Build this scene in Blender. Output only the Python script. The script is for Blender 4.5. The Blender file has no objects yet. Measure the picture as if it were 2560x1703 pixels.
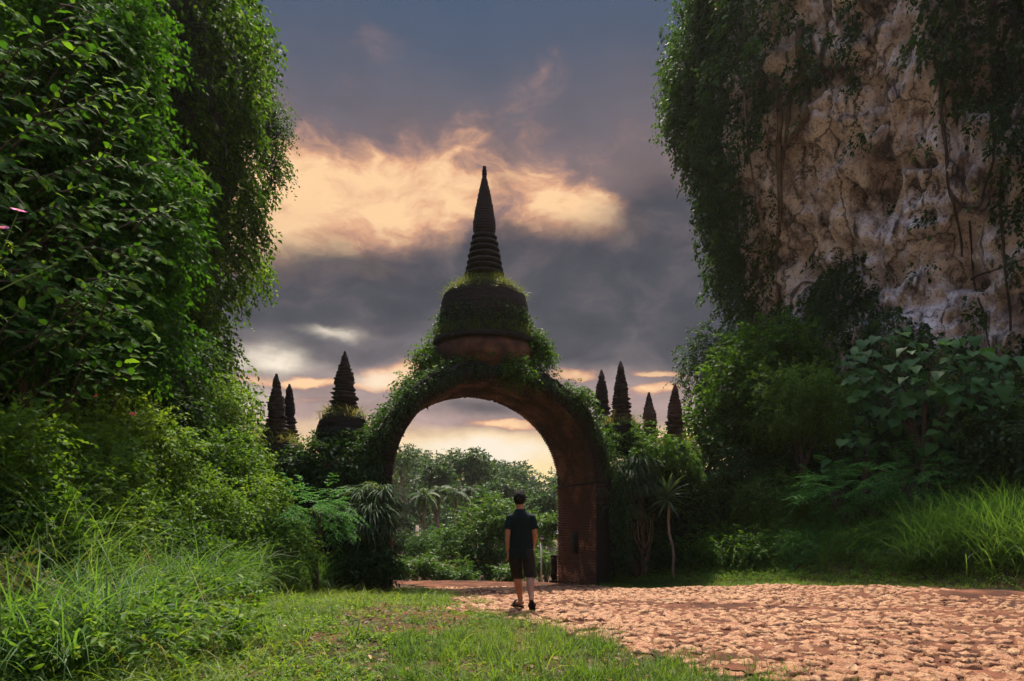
import bpy, math, random
import numpy as np
from mathutils import Vector, Matrix

R = math.radians
random.seed(11)
rng = np.random.default_rng(11)
scene = bpy.context.scene
COL = scene.collection

# ------------------------------------------------------------------ camera
FPX = 1707.0          # focal length in photo pixels (24 mm on a 36 mm wide frame, 2560 px)
HOR = 1300.0          # horizon row in the photo
EYE = 1.29
cam = bpy.data.cameras.new('camera'); camo = bpy.data.objects.new('camera', cam); COL.objects.link(camo)
camo.location = (0, 0, EYE); camo.rotation_euler = (R(90), 0, 0)
cam.lens = 24; cam.sensor_width = 36; cam.shift_y = (HOR - 851.5) / 2560.0
cam.clip_start = 0.05; cam.clip_end = 3000
scene.camera = camo

# ------------------------------------------------------------------ world
SUN_AZ, SUN_EL = 3.0, 63.0          # degrees right of the view axis, degrees up
world = bpy.data.worlds.new('World'); scene.world = world; world.use_nodes = True
NT = world.node_tree; NT.nodes.clear()
def N(tree, typ, **kw):
    n = tree.nodes.new(typ)
    for k, v in kw.items(): setattr(n, k, v)
    return n
def mth(tree, op, a, b=None, c=None, clamp=False):
    n = tree.nodes.new('ShaderNodeMath'); n.operation = op; n.use_clamp = clamp
    for i, v in enumerate((a, b, c)):
        if v is None: continue
        if isinstance(v, (int, float)): n.inputs[i].default_value = v
        else: tree.links.new(v, n.inputs[i])
    return n.outputs[0]
def mixc(tree, fac, a, b, typ='MIX'):
    n = tree.nodes.new('ShaderNodeMix'); n.data_type = 'RGBA'; n.blend_type = typ
    for i, v in ((0, fac), (6, a), (7, b)):
        if isinstance(v, (int, float)): n.inputs[i].default_value = v
        elif isinstance(v, (tuple, list)): n.inputs[i].default_value = (*v[:3], 1)
        else: tree.links.new(v, n.inputs[i])
    return n.outputs[2]
def ramp(tree, fac, stops, interp='LINEAR'):
    n = tree.nodes.new('ShaderNodeValToRGB'); n.color_ramp.interpolation = interp
    cr = n.color_ramp
    while len(cr.elements) < len(stops): cr.elements.new(0.5)
    for e, (p, c) in zip(cr.elements, stops):
        e.position = p; e.color = (*c[:3], 1) if isinstance(c, (tuple, list)) else (c, c, c, 1)
    tree.links.new(fac, n.inputs[0]); return n.outputs[0]
def srgb(r, g, b):
    f = lambda v: (v/255/12.92 if v/255 <= .04045 else ((v/255+.055)/1.055)**2.4)
    return (f(r), f(g), f(b))
def noise_tex(tree, vec, scale, detail=4, rough=.5, dist=0.0, dim='3D'):
    n = tree.nodes.new('ShaderNodeTexNoise'); n.noise_dimensions = dim
    n.inputs['Scale'].default_value = scale; n.inputs['Detail'].default_value = detail
    n.inputs['Roughness'].default_value = rough; n.inputs['Distortion'].default_value = dist
    if vec is not None: tree.links.new(vec, n.inputs['Vector'])
    return n

tc = N(NT, 'ShaderNodeTexCoord'); sx = N(NT, 'ShaderNodeSeparateXYZ'); NT.links.new(tc.outputs['Generated'], sx.inputs[0])
X, Y, Z = sx.outputs
az = mth(NT, 'ARCTAN2', X, Y)
hyp = mth(NT, 'SQRT', mth(NT, 'ADD', mth(NT, 'MULTIPLY', X, X), mth(NT, 'MULTIPLY', Y, Y)))
el = mth(NT, 'ARCTAN2', Z, hyp)
cv = N(NT, 'ShaderNodeCombineXYZ'); NT.links.new(az, cv.inputs[0]); NT.links.new(mth(NT, 'MULTIPLY', el, 1.9), cv.inputs[1])
warp = noise_tex(NT, cv.outputs[0], 5.0, 5, .55)
ws = N(NT, 'ShaderNodeSeparateColor'); NT.links.new(warp.outputs['Color'], ws.inputs[0])
azw = mth(NT, 'ADD', az, mth(NT, 'MULTIPLY', mth(NT, 'SUBTRACT', ws.outputs[0], .5), .16))
elw = mth(NT, 'ADD', el, mth(NT, 'MULTIPLY', mth(NT, 'SUBTRACT', ws.outputs[1], .5), .085))
fb = noise_tex(NT, cv.outputs[0], 9.0, 7, .58, .35).outputs['Fac']
fb2 = noise_tex(NT, cv.outputs[0], 3.2, 5, .5, .2).outputs['Fac']
cs = N(NT, 'ShaderNodeCombineXYZ'); NT.links.new(azw, cs.inputs[0]); NT.links.new(mth(NT, 'MULTIPLY', elw, 5.0), cs.inputs[1])
streak = noise_tex(NT, cs.outputs[0], 4.0, 6, .55, .2).outputs['Fac']
def blob(px, py, wx, wy, amp=1.0):
    a0 = math.atan((px-1280)/FPX); e0 = math.atan((HOR-py)/FPX*math.cos(a0))
    dx = mth(NT, 'DIVIDE', mth(NT, 'SUBTRACT', azw, a0), wx/FPX)
    dy = mth(NT, 'DIVIDE', mth(NT, 'SUBTRACT', elw, e0), wy/FPX)
    q = mth(NT, 'ADD', mth(NT, 'MULTIPLY', dx, dx), mth(NT, 'MULTIPLY', dy, dy))
    return mth(NT, 'MULTIPLY', mth(NT, 'EXPONENT', mth(NT, 'MULTIPLY', q, -1.0)), amp)
def addall(l):
    s = l[0]
    for k in l[1:]: s = mth(NT, 'ADD', s, k)
    return s
sky = N(NT, 'ShaderNodeTexSky'); sky.sky_type = 'NISHITA'; sky.sun_disc = False
sky.sun_elevation = R(SUN_EL); sky.sun_rotation = R(SUN_AZ)
sky.air_density = 1.2; sky.dust_density = 2.0
nish = mixc(NT, 1.0, sky.outputs[0], (.5, .5, .5), 'MULTIPLY')
# cloud deck: colour runs from the yellow band at the horizon through grey-mauve to slate
base = ramp(NT, mth(NT, 'ADD', elw, 0.0), [
    (0.00, srgb(240, 196, 140)), (0.065, srgb(255, 228, 160)), (0.11, srgb(250, 214, 160)), (0.14, srgb(176, 150, 145)),
    (0.20, srgb(150, 135, 135)), (0.26, srgb(130, 125, 130)), (0.33, srgb(92, 92, 100)), (0.40, srgb(110, 101, 107)), (0.47, srgb(128, 112, 114)), (0.54, srgb(104, 101, 112)), (0.60, srgb(84, 94, 114)),
    (0.68, srgb(70, 90, 118)), (1.0, srgb(60, 86, 120))])
deck = base
# broad lighter/darker relief in the deck
rel = mth(NT, 'MULTIPLY_ADD', mth(NT, 'SUBTRACT', fb, .5), 1.4, mth(NT, 'MULTIPLY_ADD', mth(NT, 'SUBTRACT', fb2, .5), .5, 1.0))
lowmask = mth(NT, 'MULTIPLY', mth(NT, 'SUBTRACT', .68, el, clamp=True), 2.2, clamp=True)
relm = mth(NT, 'MULTIPLY_ADD', mth(NT, 'SUBTRACT', rel, 1.0), lowmask, 1.0)
gray = N(NT, 'ShaderNodeCombineColor')
for i in range(3): NT.links.new(relm, gray.inputs[i])
deck = mixc(NT, 1.0, deck, gray.outputs[0], 'MULTIPLY')
def cloudmask(B, nz, lo, hi, k=1.3):
    v = mth(NT, 'MULTIPLY_ADD', mth(NT, 'SUBTRACT', nz, .5), k, B)
    t_ = mth(NT, 'DIVIDE', mth(NT, 'SUBTRACT', v, lo), hi-lo, clamp=True)
    return mth(NT, 'MULTIPLY', mth(NT, 'MULTIPLY', t_, t_), mth(NT, 'MULTIPLY_ADD', t_, -2.0, 3.0))
cv2 = N(NT, 'ShaderNodeCombineXYZ'); NT.links.new(azw, cv2.inputs[0]); NT.links.new(mth(NT, 'MULTIPLY', elw, 1.7), cv2.inputs[1])
fA = noise_tex(NT, cv2.outputs[0], 8.0, 9, .6, .25).outputs['Fac']; fB = noise_tex(NT, cv2.outputs[0], 5.0, 8, .56, .3).outputs['Fac']; fC = noise_tex(NT, cv2.outputs[0], 19.0, 6, .6, .2).outputs['Fac']
# sunlit peach clouds: a broad broken band behind the spire, thin streaks lower down
gb = addall([blob(1060, 505, 760, 190, .6), blob(760, 450, 190, 90, .35), blob(980, 480, 140, 80, .35), blob(1390, 545, 140, 70, .55), blob(1140, 505, 120, 60, .25), blob(690, 590, 150, 110, .45), blob(1530, 590, 90, 70, .3),
             blob(920, 665, 60, 20, .7), blob(780, 620, 160, 50, .3), blob(760, 960, 190, 18, 1.1), blob(1000, 935, 140, 30, 1.0), blob(1430, 935, 70, 22, 1.1),
             blob(1640, 930, 70, 11, 1.1), blob(1620, 968, 80, 16, 1.1), blob(1270, 1062, 120, 16, 1.1), blob(1310, 1045, 60, 10, .7), blob(1500, 1000, 120, 16, .5), blob(800, 1015, 80, 12, .6),
             blob(150, 480, 400, 130, .6), blob(2400, 500, 400, 130, .6)])
gl = cloudmask(gb, mth(NT, 'ADD', mth(NT, 'MULTIPLY', fA, .6), mth(NT, 'MULTIPLY', fB, .4)), .06, 1.12, 2.2)
gcol = ramp(NT, mth(NT, 'MULTIPLY_ADD', mth(NT, 'SUBTRACT', fC, .5), 1.1, mth(NT, 'MULTIPLY_ADD', mth(NT, 'SUBTRACT', fA, .5), .9, mth(NT, 'MULTIPLY', gl, .97))), [(.05, srgb(118, 104, 111)), (.35, srgb(172, 134, 124)), (.68, srgb(224, 170, 136)), (1, srgb(253, 210, 162))])
deck = mixc(NT, mth(NT, 'MULTIPLY', gl, 1.35, clamp=True), deck, gcol)
# heavy slate bodies below and to the right of the band
db = addall([blob(1030, 700, 330, 95, .85), blob(800, 745, 260, 75, .85), blob(1600, 640, 130, 140, .8), blob(1760, 620, 190, 170, .9), blob(1480, 790, 420, 110, .8),
             blob(1310, 640, 170, 60, .6), blob(1240, 470, 50, 50, .35), blob(1180, 1010, 170, 34, .75), blob(900, 880, 140, 26, .5), blob(1500, 870, 300, 40, .5), blob(2200, 720, 500, 240, .8), blob(300, 760, 400, 140, .8)])
dk = cloudmask(db, fB, .08, 1.0, 1.2)
dcol = ramp(NT, mth(NT, 'MULTIPLY_ADD', mth(NT, 'SUBTRACT', fA, .5), 1.3, .5), [(.15, srgb(52, 57, 70)), (.5, srgb(74, 76, 86)), (.85, srgb(112, 106, 110))])
deck = mixc(NT, mth(NT, 'MULTIPLY', dk, .94), deck, dcol)
# pale breaks low on the left
wh = addall([blob(650, 900, 90, 26, 1.0), blob(860, 826, 60, 10, .8), blob(700, 890, 50, 30, .6), blob(620, 1010, 60, 40, .6), blob(1210, 1135, 230, 30, 1.2), blob(930, 945, 70, 20, .6)])
wh = mth(NT, 'MULTIPLY', wh, mth(NT, 'MULTIPLY_ADD', fb, 2.0, -.1), clamp=True)
deck = mixc(NT, wh, deck, srgb(250, 236, 214))
# below the horizon: dull ground haze
gmask = mth(NT, 'MULTIPLY', mth(NT, 'MULTIPLY', el, -1.0), 12.0, clamp=True)
deck = mixc(NT, gmask, deck, (.10, .085, .06))
# the deck thins out overhead into open sky
opn = mth(NT, 'MULTIPLY_ADD', mth(NT, 'SUBTRACT', elw, .72), 3.6, 0.0, clamp=True)
deck = mixc(NT, mth(NT, 'MULTIPLY', opn, .92), deck, nish)
bg = N(NT, 'ShaderNodeBackground'); NT.links.new(deck, bg.inputs[0]); bg.inputs[1].default_value = 0.302
wo = N(NT, 'ShaderNodeOutputWorld'); NT.links.new(bg.outputs[0], wo.inputs[0])

# ------------------------------------------------------------------ sun
sun = bpy.data.lights.new('sun', 'SUN'); suno = bpy.data.objects.new('sun', sun); COL.objects.link(suno)
sun.energy = 2.7; sun.angle = R(3.0); sun.color = (1.0, .87, .70)
sd = Vector((math.sin(R(SUN_AZ))*math.cos(R(SUN_EL)), math.cos(R(SUN_AZ))*math.cos(R(SUN_EL)), math.sin(R(SUN_EL))))
suno.rotation_euler = sd.to_track_quat('Z', 'Y').to_euler(); suno.location = (0, 0, 40)

# ------------------------------------------------------------------ view
scene.view_settings.view_transform = 'Standard'; scene.view_settings.look = 'None'
scene.view_settings.exposure = 1.75; scene.view_settings.gamma = 1.0; scene.view_settings.use_curve_mapping = False
scene.cycles.max_bounces = 8; scene.cycles.diffuse_bounces = 4; scene.cycles.glossy_bounces = 2
scene.cycles.transmission_bounces = 3; scene.cycles.transparent_max_bounces = 6
scene.cycles.sample_clamp_indirect = 4.0
scene.cycles.use_denoising = True

# ================================================================== helpers
def P(px, py, d):
    """world point seen at photo pixel (px, py) when it stands d metres ahead"""
    return np.array([(px-1280)/FPX*d, d, EYE+(HOR-py)/FPX*d])
def pxy(V):
    return 1280+FPX*V[:, 0]/V[:, 1], HOR-FPX*(V[:, 2]-EYE)/V[:, 1]
def nrm(a):
    return a/np.maximum(np.linalg.norm(a, axis=-1, keepdims=True), 1e-9)
def _h(ix, iy, iz, seed):
    n = (ix*374761393 + iy*668265263 + iz*2147483647 + seed*1274126177) & 0xffffffff
    n = ((n ^ (n >> 13))*1274126177) & 0xffffffff
    n = ((n ^ (n >> 16))*2246822519) & 0xffffffff
    n = n ^ (n >> 15)
    return (n & 0xffffff)/float(0xffffff)*2-1
def vnoise(p, seed=0):
    p = np.asarray(p, float); i = np.floor(p).astype(np.int64); f = p-i
    u = f*f*f*(f*(f*6-15)+10)
    out = 0
    for dx in (0, 1):
        wx = u[:, 0] if dx else 1-u[:, 0]
        for dy in (0, 1):
            wy = u[:, 1] if dy else 1-u[:, 1]
            for dz in (0, 1):
                wz = u[:, 2] if dz else 1-u[:, 2]
                out = out + wx*wy*wz*_h(i[:, 0]+dx, i[:, 1]+dy, i[:, 2]+dz, seed)
    return out
def fbm(p, octv=4, seed=0, gain=.5):
    p = np.asarray(p, float); a = 1; s = 0; t = 0
    for k in range(octv):
        s = s + a*vnoise(p*2**k + k*17.3, seed+k); t += a; a *= gain
    return s/t
def sstep(a, b, x):
    t = np.clip((x-a)/(b-a), 0, 1); return t*t*(3-2*t)

def mesh_np(name, V, F, mat=None, tint=None, smooth=False):
    V = np.ascontiguousarray(V, np.float32); 
    Fs = F if isinstance(F, list) else [F]
    Fs = [np.asarray(f, np.int32) for f in Fs if len(f)]
    me = bpy.data.meshes.new(name)
    me.vertices.add(len(V)); me.vertices.foreach_set('co', V.ravel())
    nl = sum(f.size for f in Fs); nf = sum(len(f) for f in Fs)
    me.loops.add(nl); me.polygons.add(nf)
    me.loops.foreach_set('vertex_index', np.concatenate([f.ravel() for f in Fs]))
    st = []; o = 0
    for f in Fs:
        st.append(o+np.arange(len(f))*f.shape[1]); o += f.size
    me.polygons.foreach_set('loop_start', np.concatenate(st).astype(np.int32))
    if smooth: me.polygons.foreach_set('use_smooth', np.ones(nf, bool))
    me.update(calc_edges=True)
    if tint is not None:
        at = me.attributes.new('tint', 'FLOAT', 'FACE'); at.data.foreach_set('value', np.ascontiguousarray(tint, np.float32))
    if mat is not None: me.materials.append(mat)
    return me
def link(name, data, parent=None, label=None, cat=None, group=None, kind=None, loc=None):
    o = bpy.data.objects.new(name, data); COL.objects.link(o)
    if loc is not None: o.location = loc
    if parent is not None: o.parent = parent
    if label: o['label'] = label
    if cat: o['category'] = cat
    if group: o['group'] = group
    if kind: o['kind'] = kind
    return o
def thing(name, label, cat, loc=(0, 0, 0), group=None, rz=0.0):
    o = link(name, None, None, label, cat, group, None, [float(v) for v in loc]); o.empty_display_size = .1
    o.rotation_euler = (0, 0, rz); return o
def cat(parts):
    """join (V, F) pairs that share polygon size lists"""
    Vs = []; Fd = {}; o = 0
    for V, F in parts:
        V = np.asarray(V, float)
        for f in (F if isinstance(F, list) else [F]):
            f = np.asarray(f)
            if len(f): Fd.setdefault(f.shape[1], []).append(f+o)
        Vs.append(V); o += len(V)
    return np.concatenate(Vs), [np.concatenate(v) for v in Fd.values()]

# ---- shape builders -------------------------------------------------
def box(c, s, jit=0.0):
    c = np.asarray(c, float); s = np.asarray(s, float)/2
    V = np.array([[x, y, z] for z in (-1, 1) for y in (-1, 1) for x in (-1, 1)], float)*s + c
    if jit: V = V + rng.uniform(-jit, jit, V.shape)
    F = np.array([[0, 2, 3, 1], [4, 5, 7, 6], [0, 1, 5, 4], [2, 6, 7, 3], [0, 4, 6, 2], [1, 3, 7, 5]])
    return V, F
def tube(pts, rad, n=8, cap=True):
    pts = np.asarray(pts, float); m = len(pts); rad = np.broadcast_to(np.asarray(rad, float), (m,))
    T = nrm(np.gradient(pts, axis=0)); ref = np.array([0.0, 0, 1]) if abs(T[0, 2]) < .9 else np.array([1.0, 0, 0])
    A = nrm(np.cross(T, ref)); 
    for i in range(1, m):
        a = A[i-1]-T[i]*np.dot(A[i-1], T[i]); A[i] = a/max(np.linalg.norm(a), 1e-6)
    B = np.cross(T, A); t = np.arange(n)/n*2*math.pi
    V = pts[:, None]+rad[:, None, None]*(np.cos(t)[None, :, None]*A[:, None]+np.sin(t)[None, :, None]*B[:, None])
    V = V.reshape(-1, 3); i = np.arange(m-1)[:, None]*n; j = np.arange(n)[None]; k = (j+1) % n
    F = np.stack([i+j, i+k, i+n+k, i+n+j], -1).reshape(-1, 4)
    if cap:
        V = np.vstack([V, pts[0], pts[-1]]); o = m*n; jj = np.arange(n); kk = (jj+1) % n
        c1 = np.stack([np.full(n, o), kk, jj], -1); c2 = np.stack([np.full(n, o+1), (m-1)*n+jj, (m-1)*n+kk], -1)
        return V, [F, np.vstack([c1, c2])]
    return V, [F]
def lathe(prof, n=40, jit=0.0, block=2, cap=True):
    prof = np.asarray(prof, float); m = len(prof); t = np.arange(n)/n*2*math.pi
    r = prof[:, 0][:, None]*np.ones(n)
    if jit:
        q = rng.uniform(-jit, jit, (m, (n+block-1)//block)).repeat(block, axis=1)[:, :n]; r = np.maximum(r+q*(r > .03), .001)
    V = np.stack([r*np.cos(t), r*np.sin(t), prof[:, 1][:, None]*np.ones(n)], -1).reshape(-1, 3)
    i = np.arange(m-1)[:, None]*n; j = np.arange(n)[None]; k = (j+1) % n
    F = np.stack([i+j, i+k, i+n+k, i+n+j], -1).reshape(-1, 4)
    if cap:
        V = np.vstack([V, [0, 0, prof[0, 1]], [0, 0, prof[-1, 1]]]); o = m*n; jj = np.arange(n); kk = (jj+1) % n
        return V, [F, np.vstack([np.stack([np.full(n, o), kk, jj], -1), np.stack([np.full(n, o+1), (m-1)*n+jj, (m-1)*n+kk], -1)])]
    return V, [F]
def courses(prof, h=.05, groove=.012):
    """turn a smooth (r, z) profile into brick courses"""
    prof = np.asarray(prof, float); z0, z1 = prof[0, 1], prof[-1, 1]; k = max(2, int((z1-z0)/h)); out = []
    for i in range(k):
        a = z0+(z1-z0)*i/k; b = z0+(z1-z0)*(i+1)/k; g = (b-a)*.2
        ra = np.interp((a+b)/2, prof[:, 1], prof[:, 0])
        out += [(max(ra-groove, .002), a), (ra, a+g), (ra, b-g*.3), (max(ra-groove, .002), b-.0001)]
    return out
def inst(tv, tf, Pp, D, Nn, S):
    D = nrm(D); side = nrm(np.cross(Nn, D)); up = np.cross(D, side)
    S = np.asarray(S, float)
    if S.ndim == 1: S = np.stack([S, S, S], -1)
    V = Pp[:, None]+(tv[None, :, 0:1]*S[:, None, 0:1])*D[:, None]+(tv[None, :, 1:2]*S[:, None, 1:2])*side[:, None]+(tv[None, :, 2:3]*S[:, None, 2:3])*up[:, None]
    k = len(tv); F = tf[None]+np.arange(len(Pp))[:, None, None]*k
    return V.reshape(-1, 3), F.reshape(-1, tf.shape[1])
LEAF4 = (np.array([[0, 0, 0], [.45, -.27, .05], [1, 0, -.10], [.45, .27, .05]], float), np.array([[0, 1, 2, 3]]))
LEAF6 = (np.array([[0, 0, 0], [.28, -.2, .05], [.68, -.2, .02], [1, 0, -.14], [.68, .2, .02], [.28, .2, .05]], float), np.array([[0, 1, 2, 3], [0, 3, 4, 5]]))
def sprays(O, D, L, nl, size, droop=.3, tmpl=LEAF4, spread=60, roll=.5, var=.35, upn=.7, wid=1.0):
    """leafy twigs: nl leaves alternating along each twig"""
    n = len(O); D = nrm(D); t = np.linspace(.12, 1.0, nl)
    L = np.broadcast_to(np.asarray(L, float), (n,))
    pos = O[:, None]+D[:, None]*(L[:, None]*t)[..., None]
    pos[..., 2] -= droop*L[:, None]*t**2
    Dt = D[:, None]*np.ones((1, nl, 1)); Dt = Dt.copy(); Dt[..., 2] -= 2*droop*t; Dt = nrm(Dt)
    up = np.array([0, 0, 1.0])+rng.normal(0, roll, (n, nl, 3))*np.array([1, 1, .5])
    side = nrm(np.cross(up, Dt)); sg = np.where(np.arange(nl) % 2, 1.0, -1.0)[None, :, None]
    a = R(spread)*rng.uniform(.6, 1.3, (n, nl, 1)); a[:, -1] *= .2
    ld = Dt*np.cos(a)+side*sg*np.sin(a); ld[..., 2] -= .25*rng.random((n, nl))
    nn = up*upn+rng.normal(0, .45, (n, nl, 3))
    s = size*rng.uniform(1-var, 1+var, (n, nl)).reshape(-1)
    S = np.stack([s, s*wid, s], -1)
    return inst(tmpl[0], tmpl[1], pos.reshape(-1, 3), ld.reshape(-1, 3), nn.reshape(-1, 3), S)
def blades(B, azm, L, W, el0, bend, K=4, fold=0.0, taper=1.3):
    """arching grass blades / strap leaves"""
    n = len(B); t = np.linspace(0, 1, K+1)
    L, W, el0, bend = [np.broadcast_to(np.asarray(v, float), (n,)) for v in (L, W, el0, bend)]
    ang = el0[:, None]-bend[:, None]*(t[None, :-1]+t[None, 1:])/2
    hor = np.concatenate([np.zeros((n, 1)), np.cumsum(np.cos(ang), 1)], 1)*(L/K)[:, None]
    ver = np.concatenate([np.zeros((n, 1)), np.cumsum(np.sin(ang), 1)], 1)*(L/K)[:, None]
    ca, sa = np.cos(azm), np.sin(azm)
    C = np.stack([B[:, 0:1]+hor*ca[:, None], B[:, 1:2]+hor*sa[:, None], B[:, 2:3]+ver], -1)
    tw = rng.normal(0, .35, n); 
    S = np.stack([-sa*np.cos(tw), ca*np.cos(tw), np.sin(tw)], -1)
    w = np.minimum(1, .55+t*2.0)*(1-t**taper*.96)
    Wd = (W[:, None]*w)[..., None]*S[:, None]*.5
    V = np.stack([C-Wd, C+Wd], 2).reshape(-1, 3)
    i = np.arange(K)*2; f = np.stack([i, i+1, i+3, i+2], -1)
    F = f[None]+(np.arange(n)*(2*(K+1)))[:, None, None]
    return V, F.reshape(-1, 4)
def tints(nf, per, lo=0.0, hi=1.0, bias=None):
    q = rng.uniform(lo, hi, nf//per)
    if bias is not None: q = np.clip(q+bias, 0, 1)
    return np.repeat(q, per)

# ---- materials -------------------------------------------------------
def newmat(name):
    m = bpy.data.materials.new(name); m.use_nodes = True; t = m.node_tree; t.nodes.clear()
    return m, t, N(t, 'ShaderNodeOutputMaterial')
def leaf_mat(name, cols, transl=.55, rough=.6, spec=.18, warm=(1.5, 1.4, .5)):
    m, t, out = newmat(name)
    at = N(t, 'ShaderNodeAttribute', attribute_name='tint')
    col = ramp(t, at.outputs['Fac'], [(i/(len(cols)-1), c) for i, c in enumerate(cols)])
    bs = N(t, 'ShaderNodeBsdfPrincipled'); t.links.new(col, bs.inputs['Base Color'])
    bs.inputs['Roughness'].default_value = rough; bs.inputs['Specular IOR Level'].default_value = spec
    tr = N(t, 'ShaderNodeBsdfTranslucent'); t.links.new(mixc(t, 1.0, col, warm, 'MULTIPLY'), tr.inputs[0])
    mx = N(t, 'ShaderNodeMixShader'); mx.inputs[0].default_value = transl
    t.links.new(bs.outputs[0], mx.inputs[1]); t.links.new(tr.outputs[0], mx.inputs[2]); t.links.new(mx.outputs[0], out.inputs[0])
    return m
def rough_mat(name, cols, scale=3.0, detail=8, rough=.85, bump=.5, bscale=20, spec=.25, stretch=(1, 1, 1), bdist=.02, coord='Object', contrast=(.3, .7)):
    m, t, out = newmat(name)
    tcn = N(t, 'ShaderNodeTexCoord'); mp = N(t, 'ShaderNodeMapping'); mp.inputs['Scale'].default_value = stretch
    t.links.new(tcn.outputs[coord], mp.inputs[0])
    nz = noise_tex(t, mp.outputs[0], scale, detail, .6, .3).outputs['Fac']
    col = ramp(t, nz, [(contrast[0]+(contrast[1]-contrast[0])*i/max(1, len(cols)-1), c) for i, c in enumerate(cols)])
    bs = N(t, 'ShaderNodeBsdfPrincipled'); t.links.new(col, bs.inputs['Base Color'])
    bs.inputs['Roughness'].default_value = rough; bs.inputs['Specular IOR Level'].default_value = spec
    if bump:
        b = N(t, 'ShaderNodeBump'); b.inputs['Strength'].default_value = bump; b.inputs['Distance'].default_value = bdist
        t.links.new(noise_tex(t, mp.outputs[0], bscale, 6, .65).outputs['Fac'], b.inputs['Height']); t.links.new(b.outputs[0], bs.inputs['Normal'])
    t.links.new(bs.outputs[0], out.inputs[0]); return m
def plain_mat(name, col, rough=.6, spec=.3, metal=0.0):
    m, t, out = newmat(name); bs = N(t, 'ShaderNodeBsdfPrincipled')
    tcn = N(t, 'ShaderNodeTexCoord'); nz = noise_tex(t, tcn.outputs['Object'], 25, 4).outputs['Fac']
    c2 = tuple(v*.75 for v in col); t.links.new(mixc(t, nz, c2, tuple(min(1, v*1.2) for v in col)), bs.inputs['Base Color'])
    bs.inputs['Roughness'].default_value = rough; bs.inputs['Specular IOR Level'].default_value = spec; bs.inputs['Metallic'].default_value = metal
    t.links.new(bs.outputs[0], out.inputs[0]); return m

M = {}
M['leaf_creeper'] = leaf_mat('leaf_creeper', [(.012, .03, .006), (.03, .078, .010), (.065, .14, .016), (.14, .23, .03)])
M['leaf_dark'] = leaf_mat('leaf_dark', [(.010, .028, .011), (.024, .060, .019), (.042, .098, .024), (.08, .14, .035)], .42)
M['leaf_broad'] = leaf_mat('leaf_broad', [(.010, .035, .008), (.026, .085, .010), (.05, .14, .013), (.13, .25, .03)], .5, .7, .1)
M['leaf_shrub'] = leaf_mat('leaf_shrub', [(.03, .07, .012), (.06, .135, .018), (.10, .19, .025), (.18, .26, .045)], .45)
M['leaf_heart'] = leaf_mat('leaf_heart', [(.03, .09, .028), (.045, .13, .034), (.065, .17, .04), (.12, .25, .05)], .45, .5)
M['leaf_feather'] = leaf_mat('leaf_feather', [(.02, .08, .025), (.035, .13, .03), (.05, .17, .035), (.09, .21, .04)], .45)
M['leaf_strap'] = leaf_mat('leaf_strap', [(.02, .05, .022), (.04, .085, .04), (.07, .12, .06), (.10, .14, .07)], .3, .6, .1)
M['leaf_far'] = leaf_mat('leaf_far', [(.012, .034, .015), (.02, .055, .019), (.036, .08, .024), (.07, .11, .036)], .35, .6)
M['leaf_fartree'] = leaf_mat('leaf_fartree', [(.02, .055, .018), (.035, .09, .02), (.06, .13, .025), (.11, .17, .035)], .42, .5)
M['grass'] = leaf_mat('grass', [(.04, .095, .014), (.075, .145, .018), (.125, .19, .028), (.23, .26, .08)], .55, .5)
M['grass_tall'] = leaf_mat('grass_tall', [(.03, .085, .025), (.055, .13, .03), (.08, .165, .04), (.17, .22, .08)], .55, .5)
M['grass_dry'] = leaf_mat('grass_dry', [(.05, .08, .02), (.10, .12, .035), (.16, .15, .06), (.22, .19, .10)], .4, .5)
M['dead_leaf'] = leaf_mat('dead_leaf', [(.05, .022, .012), (.14, .06, .025), (.25, .11, .035), (.32, .19, .07)], .25, .55, .3, (1, .9, .7))
M['bark'] = rough_mat('bark', [(.02, .016, .012), (.06, .045, .035), (.12, .095, .075)], 6, 6, .9, .6, 30, stretch=(1, 1, .3))
M['bark_pale'] = rough_mat('bark_pale', [(.07, .055, .042), (.16, .125, .095), (.28, .23, .18)], 4, 6, .85, .6, 30, stretch=(1, 1, .3))
M['soil'] = rough_mat('soil', [(.028, .011, .006), (.065, .023, .012), (.12, .044, .022), (.19, .075, .04)], 1.6, 9, .95, .7, 40, .2, bdist=.03)
M['leaf_soil'] = rough_mat('leaf_soil', [(.012, .012, .007), (.035, .03, .014), (.075, .04, .02), (.12, .05, .026)], 2.2, 9, .95, .8, 30, .2, bdist=.04)
M['stone'] = None
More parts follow.
